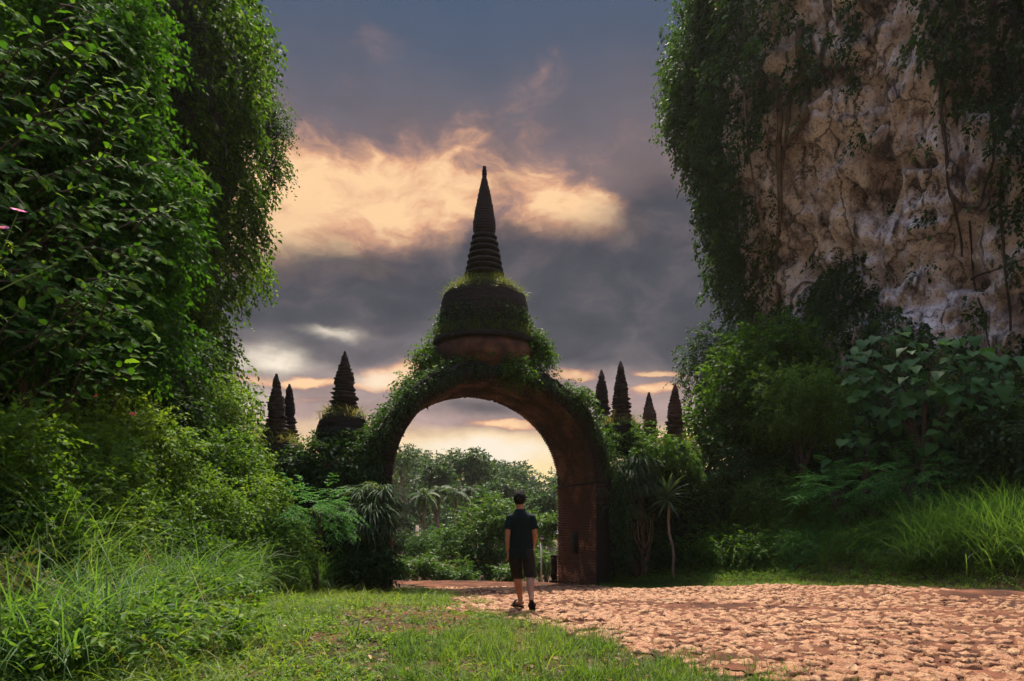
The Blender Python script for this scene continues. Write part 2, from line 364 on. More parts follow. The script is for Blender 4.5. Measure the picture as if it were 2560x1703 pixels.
# ================================================================== ground
_gy = np.array([-80, 9, 13, 17.5, 21, 23, 26, 30, 40, 55, 75, 95, 130, 170, 260, 900.])
_gz = np.array([0, 0, -.2, -.5, -.66, -.80, -1.35, -2.3, -4.4, -6, -6.5, -4.5, 2.5, 8, 12, 12.])
_yy = np.linspace(-80, 900, 9801); _zz = np.interp(_yy, _gy, _gz)
_k = np.ones(21)/21; _zz = np.convolve(np.pad(_zz, 10, mode='edge'), _k, 'valid')
def yedge(x): return np.interp(x, [-60, 1.6, 2.2, 4.5, 7.4, 9.0, 10.2, 12, 40], [80, 40, 18.6, 17.7, 16.4, 13.6, 11, 8.8, 2])
def xbank(y): return np.interp(y, [-20, 5, 8, 12, 16, 18, 20, 30], [-4.2, -4.3, -5.0, -5.4, -4.9, -4.4, -4.4, -9])
def G(x, y):
    x = np.asarray(x, float); y = np.asarray(y, float)
    z = np.interp(y, _yy, _zz)
    near = 1-sstep(22, 30, y)
    z = z + near*2.1*sstep(0, 5.0, xbank(y)-x)
    z = z + near*(1.25*sstep(.2, 5.2, y-yedge(x)) + .13*sstep(3, 8, x)*sstep(9, 15, y))
    z = z + 4.0*sstep(5, -22, x)*sstep(85, 130, y)
    pts = np.stack([np.ravel(x)*.5, np.ravel(y)*.5, np.zeros(x.size)], -1)
    z = z + (.05*vnoise(pts, 3)+.02*vnoise(pts*3.1, 5)).reshape(np.shape(x))*sstep(-3, 0, -np.abs(x*0))
    return z
def g1(x, y): return float(G(np.array([x]), np.array([y]))[0])
def unproj(px, py):
    d = np.arange(3.0, 60, .02); x = (px-1280)/FPX*d; z = EYE+(HOR-py)/FPX*d
    i = np.argmax(z < G(x, d)); return np.array([x[i], d[i]])

gx = np.concatenate([np.linspace(-700, -60, 14)[:-1], np.linspace(-60, -16, 24)[:-1], np.linspace(-16, 16, 101)[:-1], np.linspace(16, 60, 24)[:-1], np.linspace(60, 700, 14)])
gyy = np.concatenate([np.linspace(-60, 2, 16)[:-1], np.linspace(2, 26, 81)[:-1], np.linspace(26, 60, 40)[:-1], np.linspace(60, 200, 40)[:-1], np.linspace(200, 900, 20)])
XX, YY = np.meshgrid(gx, gyy)
V = np.stack([XX, YY, G(XX, YY)], -1).reshape(-1, 3); nx, ny = len(gx), len(gyy)
i = (np.arange(ny-1)[:, None]*nx+np.arange(nx-1)[None]).reshape(-1)
F = np.stack([i, i+1, i+nx+1, i+nx], -1)
ground = link('ground', mesh_np('ground', V, F, M['leaf_soil'], smooth=True), kind='structure', label='dark leaf-littered earth under the grass and shrubs')

# ---- road: a sheet of red soil with stones set in it
road_px = [(985, 1456), (1060, 1470), (1110, 1492), (1150, 1512), (1120, 1530), (1240, 1545), (1330, 1560), (1470, 1600), (1560, 1630), (1720, 1672), (1860, 1703)]
RP = [unproj(*q) for q in road_px]
road_poly = np.array([list(q) for q in RP] + [[3.2, 4.2], [7, 2.5], [14, 3], [13, 8.2], [10.6, 10.6], [9.3, 13.2], [7.6, 16.1], [4.6, 17.4], [2.6, 18.3], [2.3, 19.0], [1.75, 21.2], [2.5, 23], [3.0, 27], [-5.5, 27], [-4.2, 22], [-3.9, 19.2]])
def inside(poly, x, y):
    r = np.zeros(np.shape(x), bool); n = len(poly); j = n-1
    for i in range(n):
        xi, yi = poly[i]; xj, yj = poly[j]
        c = ((yi > y) != (yj > y)) & (x < (xj-xi)*(y-yi)/((yj-yi) if yj != yi else 1e-9)+xi)
        r ^= c; j = i
    return r
rx = np.arange(-7, 15, .1); ry = np.arange(2.4, 28, .1); RX, RY = np.meshgrid(rx, ry)
jx = RX+.18*vnoise(np.stack([RX.ravel()*2, RY.ravel()*2, RX.ravel()*0], -1), 9).reshape(RX.shape); jy = RY+.18*vnoise(np.stack([RX.ravel()*2, RY.ravel()*2, RX.ravel()*0+7], -1), 9).reshape(RX.shape)
ins = inside(road_poly, jx, jy)
Vr = np.stack([RX, RY, G(RX, RY)+.014+(.010*vnoise(np.stack([RX.ravel()*4, RY.ravel()*4, RX.ravel()*0], -1), 4)+.016*vnoise(np.stack([RX.ravel()*1.1, RY.ravel()*1.6, RX.ravel()*0], -1), 6)).reshape(RX.shape)], -1).reshape(-1, 3)
cell = ins[:-1, :-1] & ins[1:, :-1] & ins[:-1, 1:] & ins[1:, 1:]
ii = (np.arange(len(ry)-1)[:, None]*len(rx)+np.arange(len(rx)-1)[None])[cell]
Fr = np.stack([ii, ii+1, ii+len(rx)+1, ii+len(rx)], -1)
us, inv = np.unique(Fr, return_inverse=True)
road = link('road', mesh_np('road', Vr[us], inv.reshape(Fr.shape), M['soil'], smooth=True), kind='structure', label='red earth road set with pale rough stones leading to the arch')
# dirt patches that show between the grass (left of the road and at the right edge)
def sheet(name, cx, cy, rx_, ry_, dz, mat, label, seed):
    t = np.linspace(0, 2*math.pi, 40, endpoint=False); rr = np.linspace(.05, 1, 9)
    w = 1+.35*vnoise(np.stack([np.cos(t)*2, np.sin(t)*2, t*0+seed], -1), seed)
    x = cx+rx_*rr[:, None]*np.cos(t)*w; y = cy+ry_*rr[:, None]*np.sin(t)*w
    z = G(x, y)+dz*(1-rr[:, None]**4)-.004
    V = np.stack([x, y, z], -1).reshape(-1, 3); n = 40
    i = np.arange(8)[:, None]*n; j = np.arange(n)[None]; k = (j+1) % n
    F = np.stack([i+j, i+k, i+n+k, i+n+j], -1).reshape(-1, 4)
    c = np.arange(n)[None]
    return link(name, mesh_np(name, V, [F, c], mat, smooth=True), kind='structure', label=label)
q = unproj(1030, 1540); sheet('bare_earth', q[0], q[1], 1.1, .55, .02, M['soil'], 'bare red earth patch in the grass left of the road', 2)
q = unproj(1060, 1590); sheet('bare_earth', q[0], q[1], 1.3, .5, .02, M['soil'], 'bare brown earth strip nearer in the foreground grass', 4)
q = unproj(2450, 1492); sheet('dirt_heap', q[0]+.3, q[1]+.3, 1.3, .55, .09, M['soil'], 'low heap of red dirt at the right edge of the road', 6)

# ---- stones of the road: cells of a jittered lattice, shrunk and domed
def stone_mat():
    m, t, out = newmat('stone')
    tcn = N(t, 'ShaderNodeTexCoord'); gp = N(t, 'ShaderNodeNewGeometry')
    n1 = noise_tex(t, gp.outputs['Position'], 5.0, 8, .65, .4).outputs['Fac']
    n2 = noise_tex(t, gp.outputs['Position'], 22.0, 6, .65).outputs['Fac']
    n3 = noise_tex(t, gp.outputs['Position'], 1.3, 4, .6).outputs['Fac']
    col = ramp(t, n1, [(.26, (.12, .042, .017)), (.38, (.26, .105, .044)), (.52, (.38, .195, .088)), (.70, (.53, .335, .178))])
    col = mixc(t, ramp(t, n2, [(.37, .85), (.50, 0.0)]), col, (.10, .04, .02))
    col = mixc(t, ramp(t, n3, [(.42, 0.0), (.62, .5)]), col, (.32, .12, .054))
    bs = N(t, 'ShaderNodeBsdfPrincipled'); t.links.new(col, bs.inputs['Base Color']); bs.inputs['Roughness'].default_value = .62; bs.inputs['Specular IOR Level'].default_value = .35
    b = N(t, 'ShaderNodeBump'); b.inputs['Strength'].default_value = 1.0; b.inputs['Distance'].default_value = .045
    t.links.new(mth(t, 'ADD', n2, mth(t, 'MULTIPLY', noise_tex(t, gp.outputs['Position'], 70, 5, .7).outputs['Fac'], .35)), b.inputs['Height']); t.links.new(b.outputs[0], bs.inputs['Normal'])
    t.links.new(bs.outputs[0], out.inputs[0]); return m
M['stone'] = stone_mat()
srng = np.random.default_rng(5)
step = .22; nxs, nys = int(19/step), int(15.5/(step*.82)); sites = {}
for a in range(nxs):
    for b in range(nys):
        sites[a, b] = np.array([-4.5+(a+.5*(b % 2))*step, 4.3+b*step*.82]) + srng.uniform(-.47, .47, 2)*step
def clip(poly, p, q):
    m = (p+q)/2; n = q-p; out = []
    d = (poly-m) @ n
    for i in range(len(poly)):
        j = (i+1) % len(poly)
        if d[i] <= 0: out.append(poly[i])
        if d[i]*d[j] < 0: out.append(poly[i]+(poly[j]-poly[i])*d[i]/(d[i]-d[j]))
    return np.array(out) if out else np.zeros((0, 2))
keys = list(sites); cen = np.array([sites[k] for k in keys])
okr = inside(road_poly, cen[:, 0], cen[:, 1]) & (cen[:, 1] < 18.6) 
# a bare earth wheel strip runs through the stones, and the edges break up
strip = np.abs((cen[:, 1]-10.4)-(-.33*(cen[:, 0]-5.0))) < .20*sstep(1.2, 3.0, cen[:, 0])
strip2 = np.abs((cen[:, 1]-8.1)-(-.22*(cen[:, 0]-6.0))) < .16*sstep(4.2, 5.2, cen[:, 0])
edge = vnoise(np.stack([cen[:, 0]*.7, cen[:, 1]*.7, cen[:, 0]*0], -1), 21)
okr &= ~strip & ~strip2 & (srng.random(len(cen)) < .95)
okr &= ~((cen[:, 0] > 5.0) & (cen[:, 1] > yedge(cen[:, 0])-1.0+edge*.8))
stones = []
for kk in np.nonzero(okr)[0]:
    a, b = keys[kk]; p = cen[kk]; poly = p+np.array([[-1, -1], [1, -1], [1, 1], [-1, 1]])*step*.75
    for da in (-2, -1, 0, 1, 2):
        for db in (-2, -1, 0, 1, 2):
            if (da or db) and (a+da, b+db) in sites: poly = clip(poly, p, sites[a+da, b+db])
    if len(poly) < 3: continue
    c = poly.mean(0); rel = poly-c
    n = 11 if p[1] < 9 else 6
    ang = np.arange(n)/n*2*math.pi+srng.uniform(0, .5)
    # radius of the cell in each direction
    rad = np.full(n, 9.0)
    for i in range(len(rel)):
        u, v = rel[i], rel[(i+1) % len(rel)]; e = v-u; nn = np.array([e[1], -e[0]]); dd = nn @ u
        if dd < 0: nn, dd = -nn, -dd
        pr = np.cos(ang)*nn[0]+np.sin(ang)*nn[1]
        rad = np.where(pr > 1e-6, np.minimum(rad, dd/np.maximum(pr, 1e-6)), rad)
    rad = np.minimum(rad, .26)*srng.uniform(.80, 1.04, n)-.010
    h = srng.uniform(.006, .032); tilt = srng.normal(0, .09, 2)
    ring = []
    for s, hz in ((1.0, -.03), (.96, h*.5), (.84, h*.95), (.42, h*1.0)):
        x = np.cos(ang)*rad*s; y = np.sin(ang)*rad*s
        ring.append(np.stack([x, y, hz+tilt[0]*x+tilt[1]*y+srng.normal(0, .010, n)*(hz > 0)], -1))
    if p[1] >= 9: del ring[2]
    nr = len(ring); Vs = np.vstack(ring+[[[0, 0, h*1.05]]])
    i = np.arange(nr-1)[:, None]*n; j = np.arange(n)[None]; k = (j+1) % n
    Fq = np.stack([i+j, i+k, i+n+k, i+n+j], -1).reshape(-1, 4); Ft = np.stack([(nr-1)*n+np.arange(n), (nr-1)*n+(np.arange(n)+1) % n, np.full(n, nr*n)], -1)
    pxs = 1280+FPX*c[0]/c[1]; vis = -40 < pxs < 2600 and FPX*(EYE-0)/c[1] < 430
    stones.append((np.array([c[0], c[1], 0.]), Vs, Fq, Ft, (rad.mean()/c[1]) if vis else 0))
zc = G(np.array([s[0][0] for s in stones]), np.array([s[0][1] for s in stones]))
order = np.argsort([-s[4] for s in stones]); rest = []
for rank, si in enumerate(order):
    c, Vs, Fq, Ft, _ = stones[si]; c[2] = zc[si]+.012
    if rank < 300:
        link('stone', mesh_np('stone', Vs, [Fq, Ft], M['stone']), road, loc=c)
    else: rest.append((Vs+c, [Fq, Ft]))
V, F = cat(rest); o = link('stones', mesh_np('stones', V, F, M['stone']), road); o['kind'] = 'stuff'
# pebbles and crumbs of earth lying between the stones
n = 2600; pq = np.stack([rng.uniform(-3, 12, n*3), 4.5+14*rng.random(n*3)**1.5], -1); pq = pq[inside(road_poly, pq[:, 0], pq[:, 1])][:n]
pts = np.column_stack([pq, G(pq[:, 0], pq[:, 1])+.018]); oc = np.array([[1, 0, 0], [0, 1, 0], [-1, 0, 0], [0, -1, 0], [0, 0, .7], [0, 0, -.7]], float); of = np.array([[0, 1, 4], [1, 2, 4], [2, 3, 4], [3, 0, 4], [1, 0, 5], [2, 1, 5], [3, 2, 5], [0, 3, 5]])
V, F = inst(oc, of, pts, rng.normal(0, 1, (len(pts), 3))*[1, 1, .2], np.tile([0, 0, 1.0], (len(pts), 1)), rng.uniform(.008, .03, len(pts)))
o = link('pebbles', mesh_np('pebbles', V, F, M['soil']), road); o['kind'] = 'stuff'

# ================================================================== brick gateway
TH = R(18.0); CY = 19.3; CC = np.array([-69/FPX*CY, CY]); AR, AT = 2.8, 2.8; SPR, RV = 2.32, 2.68
ZB = -.72
def A(u, v, z):
    """gateway frame: u to the right along the face, v into the passage, z up"""
    u, v, z = np.broadcast_arrays(np.asarray(u, float), np.asarray(v, float), np.asarray(z, float))
    return np.stack([CC[0]+u*math.cos(TH)-v*math.sin(TH), CC[1]+u*math.sin(TH)+v*math.cos(TH), z], -1)
def brick_mat(name, cols, moss=.35, mcol=(.02, .022, .014), scale=5, rough=.9, soot=None):
    m, t, out = newmat(name); gp = N(t, 'ShaderNodeNewGeometry'); ob = N(t, 'ShaderNodeObjectInfo')
    p = gp.outputs['Position']
    n1 = noise_tex(t, p, scale*4, 5, .6).outputs['Fac']; n2 = noise_tex(t, p, 1.1, 7, .62, .4).outputs['Fac']; n3 = noise_tex(t, p, scale*9, 4, .6).outputs['Fac']
    at = N(t, 'ShaderNodeAttribute', attribute_name='tint')
    f = mth(t, 'ADD', mth(t, 'MULTIPLY', n1, .6), mth(t, 'MULTIPLY', mth(t, 'ADD', at.outputs['Fac'], ob.outputs['Random']), .3), clamp=True)
    col = ramp(t, f, [(.15+.7*i/(len(cols)-1), c) for i, c in enumerate(cols)])
    col = mixc(t, ramp(t, mth(t, 'ADD', n2, mth(t, 'MULTIPLY', mth(t, 'SUBTRACT', n3, .5), .35)), [(.62-moss, 1.0), (.80-moss, 0.0)]), col, mcol)
    bs = N(t, 'ShaderNodeBsdfPrincipled'); t.links.new(col, bs.inputs['Base Color']); bs.inputs['Roughness'].default_value = rough; bs.inputs['Specular IOR Level'].default_value = .25
    b = N(t, 'ShaderNodeBump'); b.inputs['Strength'].default_value = .8; b.inputs['Distance'].default_value = .02
    t.links.new(n3, b.inputs['Height']); t.links.new(b.outputs[0], bs.inputs['Normal']); t.links.new(bs.outputs[0], out.inputs[0]); return m
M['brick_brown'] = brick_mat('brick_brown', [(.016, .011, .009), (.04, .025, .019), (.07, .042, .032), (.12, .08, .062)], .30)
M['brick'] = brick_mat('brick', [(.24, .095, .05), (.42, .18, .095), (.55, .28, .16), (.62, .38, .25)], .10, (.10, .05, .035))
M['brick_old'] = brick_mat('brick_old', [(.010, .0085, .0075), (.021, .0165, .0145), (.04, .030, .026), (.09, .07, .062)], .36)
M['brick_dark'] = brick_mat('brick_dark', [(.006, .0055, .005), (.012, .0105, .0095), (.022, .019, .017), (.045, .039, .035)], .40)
M['mortar'] = rough_mat('mortar', [(.02, .013, .01), (.045, .028, .022), (.07, .048, .038)], 3, 8, .95, .5, 40)
M['plaster'] = rough_mat('plaster', [(.035, .022, .017), (.085, .05, .036), (.14, .078, .052), (.19, .115, .08)], 1.6, 9, .9, .6, 18)
M['plaster_red'] = rough_mat('plaster_red', [(.018, .013, .01), (.055, .028, .018), (.10, .048, .028), (.15, .08, .045)], 2.2, 9, .9, .6, 14)
M['rock_dark'] = rough_mat('rock_dark', [(.01, .011, .009), (.03, .03, .025), (.06, .055, .045)], 1.5, 8, .95, .8, 8)

gate = thing('gateway_arch', 'tall weathered brick archway over the road with a spired stupa on top', 'archway', A(0, 0, ZB))
gate_inv = Matrix.Translation(-Vector(gate.location))
def gpart(name, V, F, mat, parent=None, tint=None, smooth=False):
    g = np.array(gate.location)
    return link(name, mesh_np(name, np.asarray(V)-g, F, mat, tint, smooth), parent or gate)
# body: a thick shell swept along the arch line
def arch_line(rad_h, rad_v, n, below=True):
    t = np.linspace(0, math.pi, n); u = rad_h*np.cos(t); z = SPR+rad_v*np.sin(t)
    if below:
        zz = np.linspace(ZB, SPR, 8)[:-1]
        u = np.concatenate([np.full(7, rad_h), u, np.full(7, -rad_h)]); z = np.concatenate([zz, z, zz[::-1]])
    return u, z
EXT = .46
ui, zi = arch_line(AR, RV, 49); uo, zo = arch_line(AR+EXT, RV+EXT, 49)
wob = .05*vnoise(np.stack([uo*2, zo*2, uo*0], -1), 31); uo = uo+wob*np.sign(uo); zo = zo+wob*(zo > SPR)
rows = []
for (u, z, v) in ((ui+0.02*np.sign(ui), zi, -AT/2+.06), (uo, zo, -AT/2+.06), (uo, zo, AT/2-.06), (ui+.02*np.sign(ui), zi, AT/2-.06)):
    rows.append(A(u, v, z))
rows[0][:, 2] += np.where(zi > SPR, .02, 0); rows[3][:, 2] += np.where(zi > SPR, .02, 0)
m = len(ui); V = np.concatenate(rows); i = np.arange(m-1)
F = np.concatenate([np.stack([a*m+i, a*m+i+1, b*m+i+1, b*m+i], -1) for a, b in ((0, 1), (1, 2), (2, 3))])
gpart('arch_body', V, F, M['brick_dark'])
# soffit: plastered vault between the springings, bricks below
t = np.linspace(0, math.pi, 60); vv = np.linspace(-AT/2+.02, AT/2-.02, 20); TT, VV = np.meshgrid(t, vv)
bumpv = .012*fbm(np.stack([TT.ravel()*6, VV.ravel()*3, TT.ravel()*0], -1), 4, 3).reshape(TT.shape)
V = A((AR-bumpv)*np.cos(TT), VV, SPR+(RV-bumpv)*np.sin(TT)).reshape(-1, 3); i = (np.arange(19)[:, None]*60+np.arange(59)[None]).reshape(-1)
gpart('vault_soffit', V, np.stack([i, i+1, i+61, i+60], -1), M['plaster'], smooth=True)
# bricks of the two passage faces, course by course (too fine to pick apart singly)
for sgn in (1, -1):
    parts = []; tn = []; ch = .076; bl = .24
    base = []
    z = ZB; row = 0
    while z < SPR-.001:
        off = (row % 2)*bl/2
        if z < SPR: ucen, lean = AR, 0.0
        else:
            a = math.asin(min(1, (z-SPR)/RV)); ucen, lean = AR*math.cos(a), a
        x = -AT/2+.02-off
        while x < AT/2-.02:
            x0, x1 = max(x, -AT/2+.02), min(x+bl-.014, AT/2-.02)
            if x1-x0 > .03 and (z < SPR or rng.random() < 1.35-(z-SPR)/1.5):
                pr = rng.normal(0, .004)-.004
                Vb, Fb = box((0, (x0+x1)/2, ch/2), (.06, x1-x0, ch-.020), .003)
                u = sgn*(ucen-.018-pr+Vb[:, 0]+(Vb[:, 2]-ch/2)*-math.tan(min(lean, .6))*.9); parts.append((A(u, Vb[:, 1], z+Vb[:, 2]), Fb)); tn += [rng.random()]*6
            x += bl
        z += ch; row += 1
    V, F = cat(parts); o = gpart('passage_bricks', V, F, M['brick'], tint=np.array(tn)); o['kind'] = 'stuff'; o['label'] = 'red brick courses lining the passage side of the pier'
    u0 = sgn*(AR+.015); V = A([u0]*4, [-AT/2, AT/2, AT/2, -AT/2], [ZB, ZB, SPR, SPR]); gpart('mortar_bed', V, np.array([[0, 1, 2, 3]]), M['mortar'])
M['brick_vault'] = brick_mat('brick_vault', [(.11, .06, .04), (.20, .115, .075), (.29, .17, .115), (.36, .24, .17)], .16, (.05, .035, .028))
parts = []; tn = []; nc = int(math.pi*(AR+RV)/2/.076)
for k in range(nc):
    a_ = math.pi*(k+.5)/nc; x = -AT/2+.02-(k % 2)*.12
    while x < AT/2-.02:
        x0, x1 = max(x, -AT/2+.02), min(x+.226, AT/2-.02)
        if x1-x0 > .03 and rng.random() < .93:
            Vb, Fb = box((0, (x0+x1)/2, 0), (.05, x1-x0, .058), .003); rr = Vb[:, 0]-.012+rng.normal(0, .004)
            parts.append((A((AR+rr)*math.cos(a_)-Vb[:, 2]*math.sin(a_), Vb[:, 1], SPR+(RV+rr)*math.sin(a_)+Vb[:, 2]*math.cos(a_)), Fb)); tn += [rng.random()]*6
        x += .24
V, F = cat(parts); o = gpart('vault_bricks', V, F, M['brick_vault'], tint=np.array(tn)); o['kind'] = 'stuff'; o['label'] = 'brown brick courses lining the underside of the arch'
# ring of bricks on edge around the opening, each one a piece
vb, vf = box((0, 0, 0), (.30, .13, .058), .004); bmeshes = []
for k in range(6):
    vv_, ff_ = box((0, 0, 0), (.31+.04*rng.random(), .14, .054+.01*rng.random()), .008); bmeshes.append(mesh_np('ring_brick', vv_, ff_, M['brick_old']))
def ring_brick(u, v, z, ang):
    o = link('ring_brick', bmeshes[rng.integers(6)], gate)
    p = A(u, v, z)-np.array(gate.location)
    o.matrix_local = Matrix.Translation(Vector(p)) @ Matrix.Rotation(TH, 4, 'Z') @ Matrix.Rotation(-ang+rng.normal(0, .025), 4, 'Y') @ Matrix.Scale(-1 if rng.random() < .5 else 1, 4, (0, 1, 0))
na = 148
for k in range(na):
    a = math.pi*(k+.5)/na
    ring_brick((AR+.165)*math.cos(a), -AT/2+.01+rng.normal(0, .008), SPR+(RV+.165)*math.sin(a), a)
for sgn in (1, -1):
    z = SPR-.62
    while z < SPR-.03:
        ring_brick(sgn*(AR+.165), -AT/2+.01+rng.normal(0, .008), z, 0 if sgn > 0 else math.pi); z += .0625
# second, outer band of mossy brick
t = np.linspace(-.05, math.pi+.05, 90); pr = []
for (e, v) in ((.335, -AT/2+.03), (.46, -AT/2+.0), (.51, -AT/2+.06), (.51, -AT/2+.5)):
    j = .02*rng.normal(0, 1, 90)
    pr.append(A((AR+e+j)*np.cos(t), v+.02*rng.normal(0, 1, 90), SPR+(RV+e+j)*np.sin(t)))
V = np.concatenate(pr); i = np.arange(89); F = np.concatenate([np.stack([a*90+i, a*90+i+1, (a+1)*90+i+1, (a+1)*90+i], -1) for a in range(3)])
gpart('outer_band', V, F, M['brick_dark'])
# niche with a dark plaque on the right pier
nv, nz0 = -.08, .62
V, F = box((0, 0, 0), (.05, .46, .64)); gpart('plaque_frame', A(AR-.045+V[:, 0], nv+V[:, 1], nz0+V[:, 2]), F, M['brick_old'])
V, F = box((0, 0, 0), (.03, .34, .54)); gpart('plaque', A(AR-.065+V[:, 0], nv+V[:, 1], nz0+V[:, 2]), F, plain_mat('plaque', (.012, .014, .012), .9, .1))
# corbel ledge where the vault starts on the right
V, F = box((0, 0, 0), (.07, AT-.05, .07), .006); gpart('ledge', A(AR-.03+V[:, 0], V[:, 1], SPR-.01+V[:, 2]), F, M['brick_old'])

# ---- the stupa on the crown of the arch
S0 = A(0, 0, 0); sc = FPX/CY
def zpx(py): return EYE+(HOR-py)/sc
def turned(name, prof, mat, parent, n=56, jit=.008, origin=None, smooth=False, courseh=None, groove=.010):
    pr = courses(prof, courseh, groove) if courseh else prof
    V, F = lathe(pr, n, jit)
    V = V+np.array([origin[0], origin[1], 0])-np.array(parent.location)
    return link(name, mesh_np(name, V, F, mat, np.full(sum(len(f) for f in F), .5), smooth), parent)
turned('plinth', [(1.46, 5.25), (1.46, zpx(885)), (1.40, zpx(872))], M['plaster_red'], gate, 56, .01, S0)
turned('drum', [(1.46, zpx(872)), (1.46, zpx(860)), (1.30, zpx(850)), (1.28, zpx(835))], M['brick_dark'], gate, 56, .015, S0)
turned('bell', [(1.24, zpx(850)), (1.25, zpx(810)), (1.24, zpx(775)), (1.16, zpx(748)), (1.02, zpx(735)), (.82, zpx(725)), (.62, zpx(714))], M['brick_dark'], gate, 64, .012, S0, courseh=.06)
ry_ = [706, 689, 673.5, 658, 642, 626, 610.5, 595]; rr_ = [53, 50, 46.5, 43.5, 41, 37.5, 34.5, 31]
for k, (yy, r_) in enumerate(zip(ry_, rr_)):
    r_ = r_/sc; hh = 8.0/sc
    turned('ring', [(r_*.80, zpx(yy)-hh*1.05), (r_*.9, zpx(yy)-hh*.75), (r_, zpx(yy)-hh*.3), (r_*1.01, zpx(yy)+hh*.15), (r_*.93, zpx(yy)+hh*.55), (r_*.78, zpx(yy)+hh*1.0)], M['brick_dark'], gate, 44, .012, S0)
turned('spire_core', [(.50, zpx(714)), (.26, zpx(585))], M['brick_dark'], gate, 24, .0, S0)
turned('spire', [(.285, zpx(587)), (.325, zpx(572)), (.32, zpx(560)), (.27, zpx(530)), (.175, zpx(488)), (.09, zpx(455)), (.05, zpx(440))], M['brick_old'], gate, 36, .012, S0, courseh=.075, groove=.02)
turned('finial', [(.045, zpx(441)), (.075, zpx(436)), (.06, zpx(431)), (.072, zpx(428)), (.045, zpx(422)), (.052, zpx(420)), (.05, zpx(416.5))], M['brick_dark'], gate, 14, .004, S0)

# ---- low walls left and right of the gateway
def wall(name, label, u0, u1, v0, v1, ztop, seed):
    n, k = 40, 14; us_ = np.linspace(u0, u1, n); zs = np.linspace(0, 1, k)
    top = ztop+.35*vnoise(np.stack([us_*1.1, us_*0, us_*0+seed], -1), seed)
    prof = []
    for (v, s) in ((v0, -1), (v1, 1)):
        UU, ZZ = np.meshgrid(us_, zs); zz = -1.0+(top[None]+1.0)*ZZ
        bump = .12*fbm(np.stack([UU.ravel()*1.3, zz.ravel()*1.3, UU.ravel()*0+v], -1), 4, seed).reshape(UU.shape)
        prof.append(A(UU, v+s*bump, zz).reshape(-1, 3))
    V = np.concatenate(prof); i = (np.arange(k-1)[:, None]*n+np.arange(n-1)[None]).reshape(-1); q = np.stack([i, i+1, i+n+1, i+n], -1)
    a = (k-1)*n+np.arange(n-1); capf = np.stack([a, a+1, a+1+k*n, a+k*n], -1)
    e0 = np.arange(k-1)*n; e = np.stack([e0, e0+n, e0+n+k*n, e0+k*n], -1); e2 = e+n-1
    base = A((u0+u1)/2, (v0+v1)/2, -1.0); o = link(name, mesh_np(name, V-base, [np.concatenate([q, q+k*n, capf, e, e2])], M['brick_dark']), None, label, 'wall', loc=base)
    return o
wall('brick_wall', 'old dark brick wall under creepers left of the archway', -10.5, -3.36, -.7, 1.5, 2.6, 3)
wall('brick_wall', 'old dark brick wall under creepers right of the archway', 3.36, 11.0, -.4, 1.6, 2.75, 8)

# ---- small stupas along the walls
def small_stupa(label, px, tip, d, rows, cone, cap, bell=None, mat='brick_old', group=None):
    """rows: (y, r) of the stepped rings from the top down, cone: profile [(y, r)...] top down, cap: [(y, r)...]; pixel sizes at depth d"""
    s = FPX/d; x0 = (px-1280)/s; zf = lambda y: EYE+(HOR-y)/s
    bot = (bell[-1][0] if bell else rows[-1][0]+12)
    o = thing('brick_stupa', label, 'stupa', (x0, d, zf(bot)), group or 'small brick stupas beside the arch'); o.rotation_euler = (rng.normal(0, .018), rng.normal(0, .018), rng.uniform(0, 6)*0)
    O = np.array([x0, d])
    pr = lambda l: [(r/s, zf(y)) for y, r in l[::-1]]
    turned('finial', pr(cap), M[mat], o, 14, .012, O)
    turned('cone', pr(cone), M[mat], o, 22, .028, O, courseh=.085, groove=.014)
    for y, r in rows:
        h = 5.4/s; rr = r/s
        turned('ring', [(rr*.82, zf(y)-h), (rr*.98, zf(y)-h*.5), (rr, zf(y)+h*.2), (rr*.86, zf(y)+h*.8)], M[mat], o, 22, .07, O)
    turned('core', [(rows[-1][1]*.8/s, zf(rows[-1][0]+14)), (rows[0][1]*.78/s, zf(rows[0][0]-5))], M[mat], o, 16, 0, O)
    if bell: turned('bell', pr(bell), M['brick_dark'], o, 28, .03, O, courseh=.12)
    return o
small_stupa('tall brick stupa standing leftmost, left of the arch', 690, 937, 17.6, [(1042, 22), (1053, 24), (1064, 26.5), (1075, 28.5), (1086, 30), (1097, 32)],
            [(964, 9), (985, 13), (1005, 18.5), (1018, 21), (1030, 20.5), (1037, 19.5)], [(936.5, 3), (940, 4), (943, 4), (952, 7.5), (961, 10.5), (964, 9)], [(1100, 30), (1112, 48), (1128, 60), (1150, 65), (1175, 65)])
small_stupa('slim brick stupa half hidden behind the leftmost one', 721, 961, 20.2, [(1046, 15), (1056, 17), (1067, 18.5), (1078, 20), (1089, 21), (1100, 22)],
            [(984, 7.5), (1000, 11), (1020, 14.5), (1030, 14), (1040, 12.5)], [(960.5, 2.5), (965, 3.5), (975, 8.5), (982, 9), (984, 7.5)], [(1104, 22), (1116, 36), (1140, 44), (1165, 44)])
small_stupa('large brick stupa with a grassy bell between the left pair and the arch', 858, 878, 17.9, [(974, 25.5), (985, 29), (995, 30), (1006, 32), (1017, 33.5), (1028, 35)],
            [(904, 9.5), (925, 17), (945, 24), (958, 24.5), (968, 23), (971, 22)], [(877, 3), (882, 4), (884, 4), (892, 8.5), (900, 10), (904, 9.5)], [(1030, 34), (1042, 48), (1058, 60), (1080, 66), (1110, 66), (1135, 62)])
